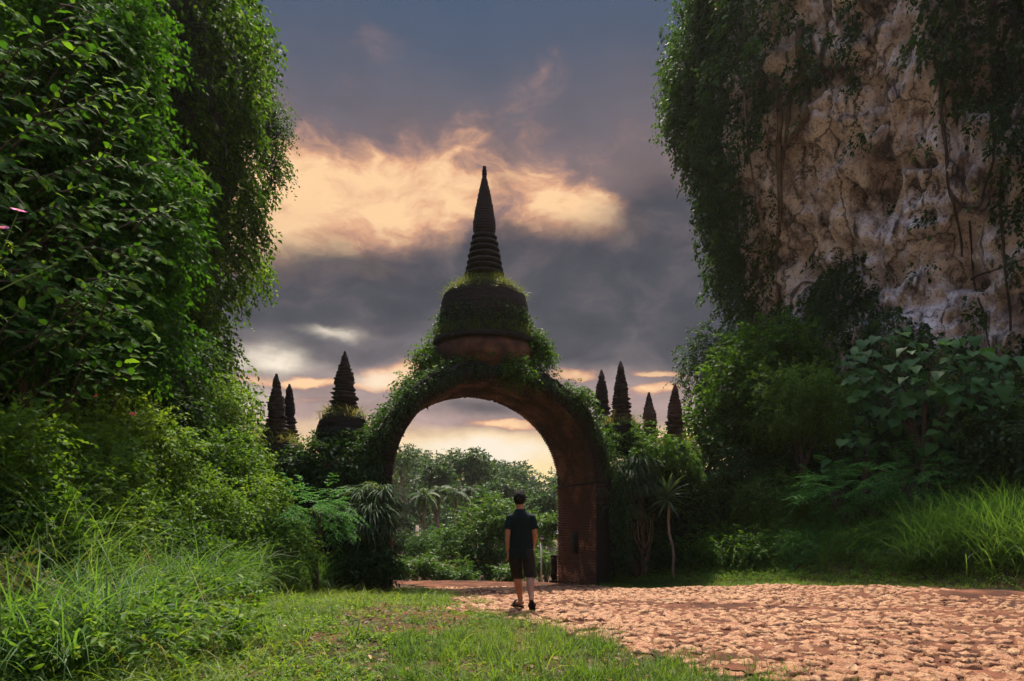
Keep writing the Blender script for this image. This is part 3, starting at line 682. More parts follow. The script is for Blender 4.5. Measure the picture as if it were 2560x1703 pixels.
small_stupa('tallest brick stupa right of the arch', 1554, 903, 20.6, [(988, 18), (998, 20.5), (1008, 22), (1018, 23), (1029, 24), (1040, 25), (1050, 26)],
            [(926, 7.5), (945, 11.5), (965, 16.5), (977, 17.5), (985, 16.5)], [(902.5, 2.5), (907, 3.5), (918, 8), (922, 8.5), (926, 7.5)], [(1054, 27), (1066, 44), (1084, 55), (1115, 58), (1140, 55)])
small_stupa('brick stupa nearest the arch on its right side', 1503, 925, 22.6, [(1005, 17), (1014, 18.5), (1023, 19.5), (1033, 20.5), (1043, 21.5), (1053, 22)],
            [(946, 7), (965, 12), (985, 16), (993, 16.5), (1002, 15)], [(924.5, 2.3), (929, 3.3), (939, 7), (943, 8), (946, 7)], [(1056, 22), (1070, 36), (1095, 46), (1125, 46)])
small_stupa('short brown brick stupa standing right of the two tallest', 1628, 981, 21.4, [(1057, 17), (1067, 18), (1077, 18.5), (1087, 19), (1098, 19.5)],
            [(1003, 7.5), (1020, 12), (1040, 16.5), (1048, 17), (1055, 16)], [(980.5, 2.5), (985, 3.5), (995, 7), (1000, 8), (1003, 7.5)], [(1102, 20), (1115, 34), (1140, 42), (1165, 42)], 'brick_brown')
small_stupa('brown brick stupa at the far right against the bushes', 1683, 960, 20.4, [(1047, 19), (1058, 20), (1069, 20.5), (1080, 21), (1091, 21.5), (1102, 22)],
            [(984, 8), (1000, 12), (1020, 16), (1036, 18.5), (1044, 18)], [(959.5, 2.5), (964, 3.5), (975, 8), (980, 9), (984, 8)], [(1106, 22), (1120, 38), (1145, 48), (1170, 48)], 'brick_brown')
# ================================================================== cliffs
def cliff_rock_mat():
    m, t, out = newmat('limestone'); gp = N(t, 'ShaderNodeNewGeometry'); p = gp.outputs['Position']
    mp = N(t, 'ShaderNodeMapping'); mp.inputs['Scale'].default_value = (1, 1, .2); t.links.new(p, mp.inputs[0])
    a = noise_tex(t, mp.outputs[0], .55, 8, .62, .6).outputs['Fac']; b = noise_tex(t, p, .85, 10, .68, .5).outputs['Fac']
    c = noise_tex(t, mp.outputs[0], 1.1, 7, .6, .8).outputs['Fac']; d = noise_tex(t, p, 9.0, 8, .7).outputs['Fac']
    col = ramp(t, b, [(.32, (.12, .105, .108)), (.40, (.42, .365, .365)), (.47, (.72, .645, .64)), (.56, (.92, .85, .85))])
    col = mixc(t, ramp(t, a, [(.56, 0.0), (.70, .45)]), col, (.46, .26, .17))
    col = mixc(t, ramp(t, c, [(.36, .9), (.45, 0.0)]), col, (.05, .046, .045))
    col = mixc(t, ramp(t, d, [(.36, .85), (.46, 0.0)]), col, (.06, .05, .047))
    wv = N(t, 'ShaderNodeVectorMath', operation='MULTIPLY_ADD'); wn = noise_tex(t, p, 1.4, 5, .6); t.links.new(wn.outputs['Color'], wv.inputs[0]); wv.inputs[1].default_value = (.9, .9, .9); t.links.new(mp.outputs[0], wv.inputs[2])
    vo = N(t, 'ShaderNodeTexVoronoi', feature='DISTANCE_TO_EDGE'); vo.inputs['Scale'].default_value = .55; t.links.new(wv.outputs[0], vo.inputs['Vector'])
    vo2 = N(t, 'ShaderNodeTexVoronoi', feature='DISTANCE_TO_EDGE'); vo2.inputs['Scale'].default_value = 1.7; t.links.new(wv.outputs[0], vo2.inputs['Vector'])
    ck = mth(t, 'MINIMUM', ramp(t, vo.outputs[0], [(0.0, 0.1), (.03, 1.0)]), ramp(t, vo2.outputs[0], [(0.0, .55), (.03, 1.0)]))
    col = mixc(t, ck, (.035, .03, .028), col)
    bs = N(t, 'ShaderNodeBsdfPrincipled'); t.links.new(col, bs.inputs['Base Color']); bs.inputs['Roughness'].default_value = .9; bs.inputs['Specular IOR Level'].default_value = .2
    bp = N(t, 'ShaderNodeBump'); bp.inputs['Strength'].default_value = .9; bp.inputs['Distance'].default_value = .12
    t.links.new(mth(t, 'ADD', mth(t, 'ADD', d, mth(t, 'MULTIPLY', ck, .5)), mth(t, 'MULTIPLY', b, .8)), bp.inputs['Height']); t.links.new(bp.outputs[0], bs.inputs['Normal'])
    t.links.new(bs.outputs[0], out.inputs[0]); return m
M['limestone'] = cliff_rock_mat()
def column(cx, cy, zk, rk, t0, t1, nd, nb, z0, z1, nz, seed, amp, caves=(), topz=None):
    th = np.concatenate([np.linspace(t0, t1, nd), np.linspace(t1, t0+360, nb+2)[1:-1]]); th = np.radians(th)
    zz = np.linspace(0, 1, nz); TH_, ZZ = np.meshgrid(th, zz); td = (np.degrees(TH_)-t0) % 360; zt = np.where(topz is None, z1, np.interp(td, [0, 20, 55, 120, 300, 360], [z1, z1, z1-4.0, z1-6.0, z1-4, z1])) if topz else z1; ZZ = z0+(zt-z0)*ZZ
    r0 = np.interp(ZZ, zk, rk); base = np.stack([cx+r0*np.cos(TH_), cy+r0*np.sin(TH_), ZZ], -1).reshape(-1, 3)
    q = base*np.array([1, 1, .7]); big = fbm(q*.16, 3, seed); mid = fbm(q*.55, 4, seed+5); ridg = 1-np.abs(fbm(base*np.array([1, 1, .35])*.8, 3, seed+9))*2
    fine = fbm(q*2.3, 4, seed+13); crack = np.exp(-np.abs(fbm(base*np.array([1, 1, .28])*.42+.5*mid[:, None], 3, seed+41))*18)+.45*np.exp(-np.abs(fbm(base*np.array([1, 1, .45])*1.1, 3, seed+43))*14); pit = np.clip(fbm(q*3.1, 2, seed+31)-.18, 0, 1)+.7*np.clip(fbm(q*7.0, 2, seed+37)-.2, 0, 1); terr = vnoise(base*np.array([.5, .5, 1.6]), seed+20)
    r = r0.ravel()+amp*(1.5*big+1.05*mid+.5*ridg+.24*fine+.34*terr-.42*pit-.5*crack)
    V = np.stack([cx+r*np.cos(TH_.ravel()), cy+r*np.sin(TH_.ravel()), ZZ.ravel()], -1)
    px_, py_ = pxy(V); cut = np.zeros(len(V))
    for (x, y, wx, wy, dep) in caves: 
        d2 = ((px_-x)/wx)**2+((py_-y)/wy)**2+.5*mid; cut += dep*np.exp(-np.maximum(d2, 0)**1.5)
    r = r-cut; V = np.stack([cx+r*np.cos(TH_.ravel()), cy+r*np.sin(TH_.ravel()), ZZ.ravel()], -1)
    n = len(th); i = np.arange(nz-1)[:, None]*n; j = np.arange(n)[None]; k = (j+1) % n
    F = np.stack([i+j, i+k, i+n+k, i+n+j], -1).reshape(-1, 4); V = np.vstack([V, [cx, cy, z1-(3 if topz else -1.5)]])
    jj = np.arange(n); o = (nz-1)*n; T = np.stack([o+jj, o+(jj+1) % n, np.full(n, nz*n)], -1)
    Vg = V[:-1].reshape(nz, n, 3)[:, :nd]; du = np.gradient(Vg, axis=1); dv = np.gradient(Vg, axis=0); nn = nrm(np.cross(du, dv))
    return V, [F, T], Vg, nn
V, F, RV_, RN = column(26, 31.2, [-4, 7.4, 12, 17.8, 23, 28.2, 35], [15.1, 14.3, 14.2, 15.2, 16.0, 16.0, 13.6], 148, 238, 340, 40, -3, 28.2, 290, 40, .95,
    [(2195, 440, 45, 55, 1.5), (2140, 500, 25, 40, 1.0), (2190, 500, 35, 45, .8), (2290, 400, 60, 18, .8), (2400, 690, 60, 30, .9), (2440, 700, 25, 22, .9), (2300, 535, 50, 20, .7), (2480, 480, 40, 60, .6), (2100, 620, 40, 30, .5), (2030, 500, 20, 60, .4)], topz=True)
link('limestone_cliff', mesh_np('limestone_cliff', V, F, M['limestone'], smooth=False), kind='structure', label='steep pinkish limestone cliff rising on the right')
V, F, LV_, LN = column(-17, 19, [-3, 4, 6.4, 10, 13.5, 18, 25], [8.2, 7.6, 7.3, 8.0, 8.7, 8.2, 7.4], -75, 48, 130, 40, -3, 18.5, 100, 70, .5)
link('overgrown_crag', mesh_np('overgrown_crag', V, F, M['rock_dark']), kind='structure', label='dark rock crag on the left wholly hidden by creepers')

# ================================================================== foliage helpers
def surf_sample(Vg, Nn, n, keep=None):
    a = rng.uniform(0, Vg.shape[0]-1.001, n); b = rng.uniform(0, Vg.shape[1]-1.001, n); ia, ib = a.astype(int), b.astype(int); fa, fb_ = (a-ia)[:, None], (b-ib)[:, None]
    p = Vg[ia, ib]*(1-fa)*(1-fb_)+Vg[ia+1, ib]*fa*(1-fb_)+Vg[ia, ib+1]*(1-fa)*fb_+Vg[ia+1, ib+1]*fa*fb_
    nn = Nn[ia, ib]
    x, y = pxy(p); face = ((np.array([0, 0, EYE])-p)*nn).sum(1) > -2.5
    ok = face & (x > -260) & (x < 2820) & (y > -160)
    if keep is not None: ok &= keep(x, y, p)
    return p[ok], nn[ok], x[ok], y[ok]
def smooth_n(nn, c, p):
    o = p-np.array([c[0], c[1], 0]); o[:, 2] = 0; return nrm(nrm(o)+.35*nn)
def K(px, py, rpx, d, sq=1.0, dj=0.0):
    p = P(px, py, d+dj); r = rpx*d/FPX; return (p, np.array([r, r, r*sq]))
def clump_points(clumps, n):
    w = np.array([c[1][0]*c[1][2] for c in clumps]); w = w/w.sum(); id_ = rng.choice(len(clumps), n, p=w)
    C = np.array([c[0] for c in clumps])[id_]; RR = np.array([c[1] for c in clumps])[id_]
    dr = nrm(rng.normal(0, 1, (n, 3))); u = rng.random(n)**.45
    lump = 1+.35*vnoise(C*1.7+dr*2.2, 41)
    return C+dr*RR*(u*lump)[:, None], dr
def crown(clumps, n, nl, leaf, twig, droop=.3, tmpl=LEAF4, out=.8, down=.35, spread=60, roll=.5, wid=1.0, lo=0., hi=1.):
    p, dr = clump_points(clumps, n)
    D = dr*out+np.array([0, 0, -down])+rng.normal(0, .45, (n, 3))
    V, F = sprays(p, D, twig*rng.uniform(.6, 1.3, n), nl, leaf, droop, tmpl, spread, roll, wid=wid)
    per = len(tmpl[1])
    tb = np.repeat(.25*vnoise(p*.9, 77)+.5, nl)
    tn = np.repeat(np.clip(lo+(hi-lo)*(tb+rng.normal(0, .2, len(tb))), 0, 1), per)
    return V, F, tn
def limb(a, b, ra, rb, n=7, sag=.1, wig=.06):
    a, b = np.asarray(a, float), np.asarray(b, float); t = np.linspace(0, 1, n); L = np.linalg.norm(b-a)
    p = a+(b-a)*t[:, None]; p[:, 2] += sag*L*np.sin(t*math.pi); w = rng.normal(0, wig*L/n, (n, 3)); w[0] = 0; w[-1] = 0
    return tube(p+w, ra+(rb-ra)*t**.8, 7)
def plant(name, label, cat_, base, clumps, n, nl, leaf, twig, mat, trunk=.06, bark='bark', droop=.3, tmpl=LEAF4, group=None, down=.35, spread=60, wid=1.0, stems=1, lo=0., hi=1., crownname='crown', roll=.5, split=.45):
    base = np.asarray(base, float); o = thing(name, label, cat_, base, group)
    n = int(n*.73); leaf = leaf*1.13
    V, F, tn = crown(clumps, n, nl, leaf, twig, droop, tmpl, .8, down, spread, roll, wid, lo, hi)
    link(crownname, mesh_np(crownname, V-base, F, M[mat], tn), o)
    C = np.array([c[0] for c in clumps]); cen = C.mean(0); parts = []
    fork = base+(cen-base)*split
    for s in range(stems):
        f = fork+(rng.normal(0, .25, 3)*[1, 1, .3] if stems > 1 else 0); parts.append(limb(base+rng.normal(0, .08, 3)*[1, 1, 0]*(stems > 1)-[0, 0, .15], f, trunk, trunk*.7, 7, 0, .05))
        for c in C[s::stems]: parts.append(limb(f, c+rng.normal(0, .05, 3), trunk*.55, trunk*.12, 7, .08, .12))
    V, F = cat(parts); link('trunk', mesh_np('trunk', V-base, F, M[bark], smooth=True), o)
    return o
def rbd(px): return float(np.interp(px, [1500, 1700, 2000, 2200, 2300, 2500, 2600], [18.5, 18.0, 17.0, 15.6, 14.4, 13.0, 12.5]))+3.1
def gbase(px, d, dx=0):
    x = (px-1280)/FPX*d+dx; return np.array([x, d, g1(x, d)])

# ---- creepers that clothe the left crag
p, nn, x, y = surf_sample(LV_, LN, 23500)
on = smooth_n(nn, (-17, 19), p); c = .5+.5*fbm(p*.5, 3, 61); c2 = .5+.5*vnoise(p*1.5, 63)
off = (2.3*np.clip(c*1.7-.45, .02, 1)**1.4+.5*c2)*rng.random(len(p))**.3
O = p+on*off[:, None]; D = on*.75+np.array([0, 0, -.55])+rng.normal(0, .45, p.shape)
V, F = sprays(O, D, rng.uniform(.25, .6, len(p)), 8, .133, .45, LEAF4, 60, .6, .5)
tn = np.clip(np.repeat(.45+.3*fbm(p*.35, 2, 65)+.12*(c2-.5), 8)+rng.normal(0, .24, len(p)*8), 0, 1)
link('creepers', mesh_np('creepers', V, F, M['leaf_creeper'], tn), None, 'dense leafy creepers hanging over the crag on the left', 'creepers', kind='stuff')
# ---- creepers on the right cliff
pz1 = np.array([(1600, -200), (2030, -200), (2025, 60), (1990, 200), (1955, 330), (1945, 560), (1955, 700), (1960, 900), (1750, 900)])
pz2 = np.array([(2290, -200), (2900, -200), (2900, 430), (2520, 400), (2440, 340), (2400, 240), (2330, 160)])
pz3 = np.array([(2110, -200), (2190, -200), (2170, 120), (2150, 260), (2120, 230)])
pz4 = np.array([(2330, 140), (2350, 140), (2365, 420), (2345, 420)])
pz5 = np.array([(1940, 780), (2060, 690), (2110, 640), (2190, 680), (2220, 740), (2360, 830), (2500, 880), (2900, 900), (2900, 1400), (1900, 1400)])
pz6 = np.array([(1985, 20), (2060, 60), (2090, 180), (2030, 220), (1960, 200)])
pz7 = np.array([(2500, 400), (2900, 400), (2900, 900), (2530, 800), (2540, 600)])
def keep_r(x, y, p):
    w = 26*vnoise(p*1.3, 71); w2 = 26*vnoise(p*1.3, 72); xx, yy = x+w, y+w2
    k = inside(pz1, xx, yy) | inside(pz2, xx, yy) | inside(pz5, xx, yy)
    k |= (inside(pz3, xx, yy) | inside(pz4, xx, yy) | inside(pz6, xx, yy)) & (rng.random(len(x)) < .6)
    k |= inside(pz7, xx, yy) & (vnoise(p*1.1, 73) > .25)
    k |= (vnoise(p*np.array([1.4, 1.4, .6]), 74) > .66) & (rng.random(len(x)) < .5)
    return k
p, nn, x, y = surf_sample(RV_, RN, 24500, keep_r)
on = smooth_n(nn, (26, 31.2), p); c = .5+.5*fbm(p*.6, 3, 81)
z1m = inside(pz1, x, y)
off = (.25+np.where(z1m, 2.1, .6)*np.clip(c*1.8-.5, 0, 1))*rng.random(len(p))**.4
O = p+on*off[:, None]; D = on*.5+np.array([0, 0, -.8])+rng.normal(0, .4, p.shape)
V, F = sprays(O, D, rng.uniform(.3, .75, len(p)), 8, .185, .4, LEAF4, 55, .6, .5)
tn = np.clip(np.repeat(.42+.3*fbm(p*.35, 2, 85), 8)+rng.normal(0, .24, len(p)*8), 0, 1)
link('creepers', mesh_np('creepers', V, F, M['leaf_dark'], tn), None, 'dark creepers clinging to the edges and ledges of the right cliff', 'creepers', kind='stuff')

# ---- woody vines and aerial roots on the cliff
rp = RV_.reshape(-1, 3); rpx_, rpy_ = pxy(rp); rnn = RN.reshape(-1, 3)
front = ((np.array([0, 0, EYE])-rp)*rnn).sum(1) > 0
fp, fx, fy = rp[front], rpx_[front], rpy_[front]
def rockpt(x, y, off=.12):
    d2 = (fx-x)**2+(fy-y)**2; near = d2 < d2.min()+60; q = fp[near]; q = q[np.argmin(q[:, 1])]
    v = np.array([0, 0, EYE])-q; return q+v/np.linalg.norm(v)*off
def vine(label, pts, r0, r1, mat='bark_pale', off=.14, name='woody_vine', catg='vine', group=None):
    pts = np.array(pts, float); t = np.linspace(0, len(pts)-1, len(pts)*5)
    xs = np.interp(t, np.arange(len(pts)), pts[:, 0])+rng.normal(0, 1.6, len(t)); ys = np.interp(t, np.arange(len(pts)), pts[:, 1])
    W = np.array([rockpt(a, b, off) for a, b in zip(xs, ys)]); kq = np.array([.25, .5, .25])
    for _ in range(3): W[1:-1] = W[:-2]*.25+W[1:-1]*.5+W[2:]*.25
    V, F = tube(W, np.linspace(r0, r1, len(W))*(1+.2*rng.normal(0, 1, len(W)).clip(-1, 1)), 7)
    b = W[-1]; link(name, mesh_np(name, V-b, F, M[mat], smooth=True), None, label, catg, group, loc=b)
vine('thick forked fig root running down the upper left of the rock face', [(1998, 60), (2000, 122), (2007, 180), (2017, 285), (1982, 342), (1960, 380)], .2, .09)
vine('bent root branching left from the forked fig root', [(2004, 176), (1972, 210), (1964, 300), (1952, 400), (1946, 520)], .10, .05)
vine('straight thick root hanging beside the fig root', [(1938, 200), (1946, 330), (1952, 460), (1944, 580), (1938, 690), (1946, 790)], .13, .07)
vine('long pale vine winding down through the creepers at the cliff edge', [(1848, 190), (1866, 330), (1872, 420), (1886, 500), (1900, 590), (1914, 700)], .05, .03, off=1.3)
vine('looped pale root low on the left of the rock face', [(1976, 770), (1974, 740), (1990, 712), (2014, 700), (2036, 706)], .07, .05)
vine('thin dark vine down the middle of the rock face', [(2352, 180), (2358, 330), (2368, 480), (2392, 545), (2400, 640)], .06, .03, 'bark')
vine('thin dark vine curving off to the right of the rock face', [(2368, 470), (2400, 520), (2450, 522), (2475, 450), (2480, 350), (2476, 240)], .045, .03, 'bark')
vine('dark vine descending at the far right of the rock face', [(2500, 420), (2498, 560), (2510, 680), (2530, 820)], .05, .03, 'bark')
vine('bare dead stick slanting across the lower right of the rock', [(2420, 702), (2480, 680), (2560, 652)], .035, .02, 'bark', .35, 'dead_branch', 'branch')
vine('thin vine near the right cave of the rock face', [(2420, 560), (2430, 700), (2460, 800), (2470, 880)], .035, .02, 'bark')
vine('pale dangling root inside the creepers at the top of the cliff edge', [(1850, 10), (1855, 90), (1872, 150), (1880, 230)], .04, .02, off=1.2)

# ================================================================== trees and bushes, right side
plant('cliff_tree', 'dark small-leaved tree overhanging the upper left edge of the right cliff', 'tree', P(1900, 420, 33.1),
      [K(1800, 40, 85, 32.5), K(1780, -60, 90, 32.5), K(1750, 150, 80, 32.5), K(1715, 215, 60, 32.5), K(1740, 290, 75, 32.5), K(1760, 370, 70, 32.5), K(1690, 290, 30, 32.5), K(1800, 450, 70, 33.1), K(1840, 540, 60, 33.1), K(1860, 640, 50, 33.1), K(1860, 220, 100, 31.9), K(1870, 90, 100, 31.9)],
      5600, 8, .17, .6, 'leaf_dark', .16, down=.6, droop=.45, split=.3)
plant('slender_tree', 'thin airy tree against the sky just left of the cliff foot', 'tree', gbase(1800, 24.5), [K(1780, 850, 55, 24.5), K(1740, 890, 50, 24.5), K(1800, 910, 60, 24.5), K(1740, 960, 50, 24.5), K(1800, 980, 60, 24.5)], 1100, 9, .09, .4, 'leaf_dark', .07, hi=.8)
plant('dense_tree', 'dense dark green tree at the foot of the cliff beside the airy one', 'tree', gbase(1900, 23.0), [K(1880, 880, 70, 23.0), K(1950, 860, 70, 23.0), K(1840, 960, 80, 22.5), K(1920, 960, 90, 22.5), K(1790, 1050, 80, 22.5), K(1880, 1060, 90, 22.0), K(1980, 900, 80, 23.0), K(1740, 1090, 60, 22.5)], 3600, 9, 0.13, .5, 'leaf_creeper', .12, hi=.75)
plant('flat_topped_shrub', 'flat-topped yellow-green shrub in the middle of the right bank', 'shrub', gbase(2010, rbd(2010)), [K(1930, 960, 60, rbd(1930)+0.8, .5), K(2010, 960, 80, rbd(2010)+0.8, .5), K(2080, 980, 60, rbd(2080)+0.8, .5), K(1980, 1020, 90, rbd(1980)+0.8, .6), K(2060, 1050, 80, rbd(2060)+0.8, .6), K(1930, 1060, 60, rbd(1930)+0.8, .6)], 1900, 10, .085, .5, 'leaf_shrub', .06, droop=.2, lo=.1, hi=.8)
plant('dark_bush', 'dark shadowy bush under the right-hand small stupas', 'bush', gbase(1790, rbd(1790)), [K(1790, 1160, 70, rbd(1790)+0.8), K(1850, 1190, 70, rbd(1850)+0.8), K(1740, 1220, 60, rbd(1740)+0.8), K(1840, 1270, 70, rbd(1840)+0.8), K(1760, 1300, 70, rbd(1760)+0.8)], 2200, 9, .09, .4, 'leaf_dark', .05)
plant('cliff_shrub', 'dark round shrub growing out of the base of the rock face', 'shrub', P(2140, 800, 26.7), [K(2130, 690, 55, 26.7), K(2180, 740, 60, 26.7), K(2120, 760, 70, 26.7), K(2230, 790, 60, 26.4), K(2060, 800, 60, 26.7), K(2280, 840, 50, 26.0)], 1900, 9, .10, .45, 'leaf_dark', .06)
plant('cliff_shrub', 'small dark shrub rooted in the upper right of the rock face', 'shrub', P(2425, 440, 25.0), [K(2425, 365, 20, 25.0), K(2432, 400, 22, 25.0), K(2440, 432, 18, 25.0)], 260, 8, .08, .25, 'leaf_dark', .03)
# feathery shrubs: long leaf stalks with rows of fine leaflets
def feather(label, base, cen, rad, nst, d, size=1.0, hi=1.0):
    o = thing('feathery_shrub', label, 'shrub', base); b = np.asarray(base)
    st = []; dr = nrm(rng.normal(0, 1, (nst, 3))*np.array([1, 1, .7])+[0, 0, .25]); Oq = cen+dr*rad*(rng.random((nst, 1))**.5)
    D = dr*.9+rng.normal(0, .3, (nst, 3)); D[:, 2] -= .1
    # secondary ribs
    L = rng.uniform(.35, .6, nst)*size; k = 8; t = np.linspace(.2, 1, k); D = nrm(D)
    sub = Oq[:, None]+D[:, None]*(L[:, None]*t)[..., None]; sub[..., 2] -= .25*L[:, None]*t**2
    sd_ = nrm(np.cross(D, [0, 0, 1.0]))[:, None]*np.where(np.arange(k) % 2, 1, -1)[None, :, None]
    SD = D[:, None]*.55+sd_+rng.normal(0, .12, (nst, k, 3)); SD[..., 2] -= .15
    V, F = sprays(sub.reshape(-1, 3), SD.reshape(-1, 3), np.repeat(L*.42, k), 14, .045*size, .2, LEAF4, 70, .15, .15, 1.2)
    link('fronds', mesh_np('fronds', V-b, F, M['leaf_feather'], np.clip(rng.normal(.5*hi, .22, len(F)), 0, hi)), o)
    parts = [limb(b-[0, 0, .1], cen+dr[q]*rad*.4, .03, .008, 6, .05, .1) for q in range(9)]; V, F = cat(parts); link('stem', mesh_np('stem', V-b, F, M['bark'], smooth=True), o)
feather('bright feathery-leaved shrub in front of the left wall', gbase(790, 14.2), P(775, 1275, 14.2), np.array([.62, .5, .5]), 70, 14.2, 1.0)
feather('large feathery shrub in the middle of the right bank', gbase(2120, rbd(2120)-.6), P(2120, 1235, rbd(2120)-.6), np.array([1.35, .9, .95]), 130, 15.6, 1.1)
feather('feathery shrub beside the tall grass on the right bank', gbase(2300, rbd(2300)-.6), P(2290, 1200, rbd(2290)-.6), np.array([1.0, .7, .75]), 80, 15.8, 1.1, .8)
# big heart-shaped leaves, each one a piece
def heart_mesh(sc_, seed):
    r2 = np.random.default_rng(seed); prof = np.array([(.10, 0), (-.03, .17), (.03, .36), (.20, .47), (.42, .43), (.66, .27), (.86, .10)])
    prof = prof*r2.uniform(.9, 1.1, (7, 1)); prof[0, 1] = 0
    lf = [(x, y, .16*y-.30*x*x+.025*r2.normal()) for x, y in prof[1:]]; rt = [(x, -y, .16*y-.30*x*x+.025*r2.normal()) for x, y in prof[1:]]
    mid = [(x, 0, -.30*x*x) for x in (.10, .25, .45, .68, 1.02)]
    V = np.array(mid+lf+rt, float); T = []
    for o_, s in ((5, 1), (11, -1)):
        for tri in ((0, o_, o_+1), (0, o_+1, o_+2), (0, o_+2, 1), (1, o_+2, o_+3), (1, o_+3, 2), (2, o_+3, o_+4), (2, o_+4, 3), (3, o_+4, o_+5), (3, o_+5, 4)): T.append(tri if s > 0 else tri[::-1])
    F = np.array(T); return mesh_np('leaf', V*sc_, F, M['leaf_heart'], np.full(len(F), r2.uniform(.15, .75)), smooth=False)
HEART = [heart_mesh(1.0, s) for s in range(8)]
def set_frame(o, p, d, n_, s):
    d = Vector(d).normalized(); n_ = Vector(n_); sd_ = n_.cross(d).normalized(); up = d.cross(sd_)
    m = Matrix((d, sd_, up)).transposed().to_4x4()
    o.matrix_local = Matrix.Translation(Vector(p)) @ m @ Matrix.Scale(s, 4)
def heart_plant(label, base, clumps, n, size, seed):
    o = thing('heart_leaved_tree', label, 'tree', base); b = np.asarray(base); parts = []
    C = np.array([c[0] for c in clumps]); fork = b+(C.mean(0)-b)*.5; parts.append(limb(b-[0, 0, .2], fork, .07, .05))
    for c in C: parts.append(limb(fork, c, .04, .012))
    p, dr = clump_points(clumps, n)
    dr2 = nrm(dr+np.array([0, -.5, .1])); 
    for i in range(n):
        q = p[i]; d = nrm(np.array([dr2[i][0]+rng.normal(0, .4), -.7+rng.normal(0, .35), -.55+rng.normal(0, .22)]))
        ob = link('leaf', HEART[rng.integers(8)], o); set_frame(ob, q-b, d, (rng.normal(0, .22), -.45+rng.normal(0, .2), 1.0), size*rng.uniform(.6, 1.15))
        if i % 3 == 0: parts.append(limb(C[np.argmin(((C-q)**2).sum(1))], q, .010, .005, 5, .05, .05))
    V, F = cat(parts); link('trunk', mesh_np('trunk', V-b, F, M['bark'], smooth=True), o)
heart_plant('broad tree with big heart-shaped leaves below the rock face', gbase(2330, rbd(2330)), [K(2160, 880, 45, rbd(2160)), K(2230, 870, 60, rbd(2230)), K(2330, 890, 70, rbd(2330)), K(2430, 900, 70, rbd(2430)), K(2510, 950, 60, rbd(2510)), K(2200, 960, 70, rbd(2200)), K(2310, 970, 80, rbd(2310)), K(2420, 985, 70, rbd(2420)), K(2250, 1040, 50, rbd(2250)), K(2160, 960, 40, rbd(2160)), K(2210, 1020, 50, rbd(2210))], 270, .36, 1)
heart_plant('small heart-leaved sapling on the right bank left of the big one', gbase(2165, rbd(2165)), [K(2160, 1070, 40, rbd(2160)), K(2180, 1110, 35, rbd(2180)), K(2130, 1095, 25, rbd(2130))], 30, .34, 2)
heart_plant('heart-leaved sapling above the tall grass on the right', gbase(2360, rbd(2360)), [K(2350, 1090, 50, rbd(2350)), K(2390, 1130, 40, rbd(2390)), K(2320, 1110, 30, rbd(2320)), K(2370, 1160, 35, rbd(2370))], 48, .34, 3)
heart_plant('low bright heart-leaved plant among the feathery shrubs', gbase(2100, rbd(2100)), [K(2080, 1170, 30, rbd(2080)), K(2110, 1190, 30, rbd(2110))], 18, .34, 4)
plant('dark_bush', 'dark bush at the right edge of the picture under the cliff', 'bush', gbase(2500, rbd(2500)), [K(2500, 1080, 60, rbd(2500)+0.0), K(2560, 1060, 70, rbd(2560)+0.0), K(2520, 1150, 60, rbd(2520)+0.0), K(2460, 1130, 50, rbd(2460)+0.0), K(2590, 1150, 70, rbd(2590)+0.0), K(2400, 1200, 50, rbd(2400)+0.0)], 1500, 9, .11, .4, 'leaf_dark', .05)
plant('dark_bush', 'dark bush under the big heart-leaved tree', 'bush', gbase(2280, rbd(2280)), [K(2250, 1100, 80, rbd(2250)+2.2), K(2340, 1080, 90, rbd(2340)+2.2), K(2160, 1150, 70, rbd(2160)+2.2), K(2440, 1060, 80, rbd(2440)+2.2), K(2060, 1130, 70, rbd(2060)+2.2), K(2010, 1180, 70, rbd(2010)+2.2), K(1950, 1150, 60, rbd(1950)+2.2), K(2230, 1010, 90, rbd(2230)+2.2), K(2360, 1000, 100, rbd(2360)+2.2), K(2480, 1000, 90, rbd(2480)+2.2)], 3300, 9, .11, .45, 'leaf_dark', .07, hi=.7)
plant('leafy_bush', 'low leafy bush at the foot of the right bank behind the verge', 'bush', gbase(1950, rbd(1950)), [K(1860, 1320, 45, rbd(1860)+0.8), K(1940, 1290, 60, rbd(1940)+0.8), K(2020, 1300, 60, rbd(2020)+0.0), K(2110, 1310, 60, rbd(2110)+0.0), K(2200, 1310, 60, rbd(2200)+0.0), K(1960, 1240, 70, rbd(1960)+0.0), K(1890, 1250, 60, rbd(1890)+0.0)], 3000, 8, .075, .35, 'leaf_shrub', .03, stems=3, hi=.7)
plant('leafy_bush', 'scrubby bush behind the star-leaved plant right of the arch', 'bush', gbase(1720, rbd(1720)), [K(1690, 1330, 50, rbd(1690)+0.8), K(1740, 1340, 45, rbd(1740)+0.8), K(1790, 1345, 45, rbd(1790)+0.8), K(1700, 1240, 50, rbd(1700)+0.8), K(1640, 1280, 50, rbd(1640)+0.8)], 1300, 8, .08, .35, 'leaf_dark', .03, stems=3, hi=.8)

for (px_, py_, lb, mt) in ((1790, 1365, 'small leafy shrub at the back of the verge nearest the arch', 'leaf_creeper'), (1935, 1350, 'bright low shrub at the back of the verge below the flat-topped shrub', 'leaf_shrub'), (2085, 1345, 'low shrub at the back of the verge below the feathery shrub', 'leaf_feather'), (2235, 1335, 'low shrub at the back of the verge left of the tall grass', 'leaf_shrub')):
    d_ = rbd(px_)-1.0; plant('leafy_shrub', lb, 'shrub', gbase(px_, d_), [K(px_+dx, py_+dy, 42, d_+dz) for dx, dy, dz in ((-50, 5, 0), (0, -15, .3), (50, 0, 0), (-20, 30, -.4), (35, 30, -.4), (80, 25, -.2), (-80, 25, -.2))], 1050, 8, .075, .35, mt, .02, droop=.3, stems=3, hi=.85, group='low shrubs at the back of the right verge')
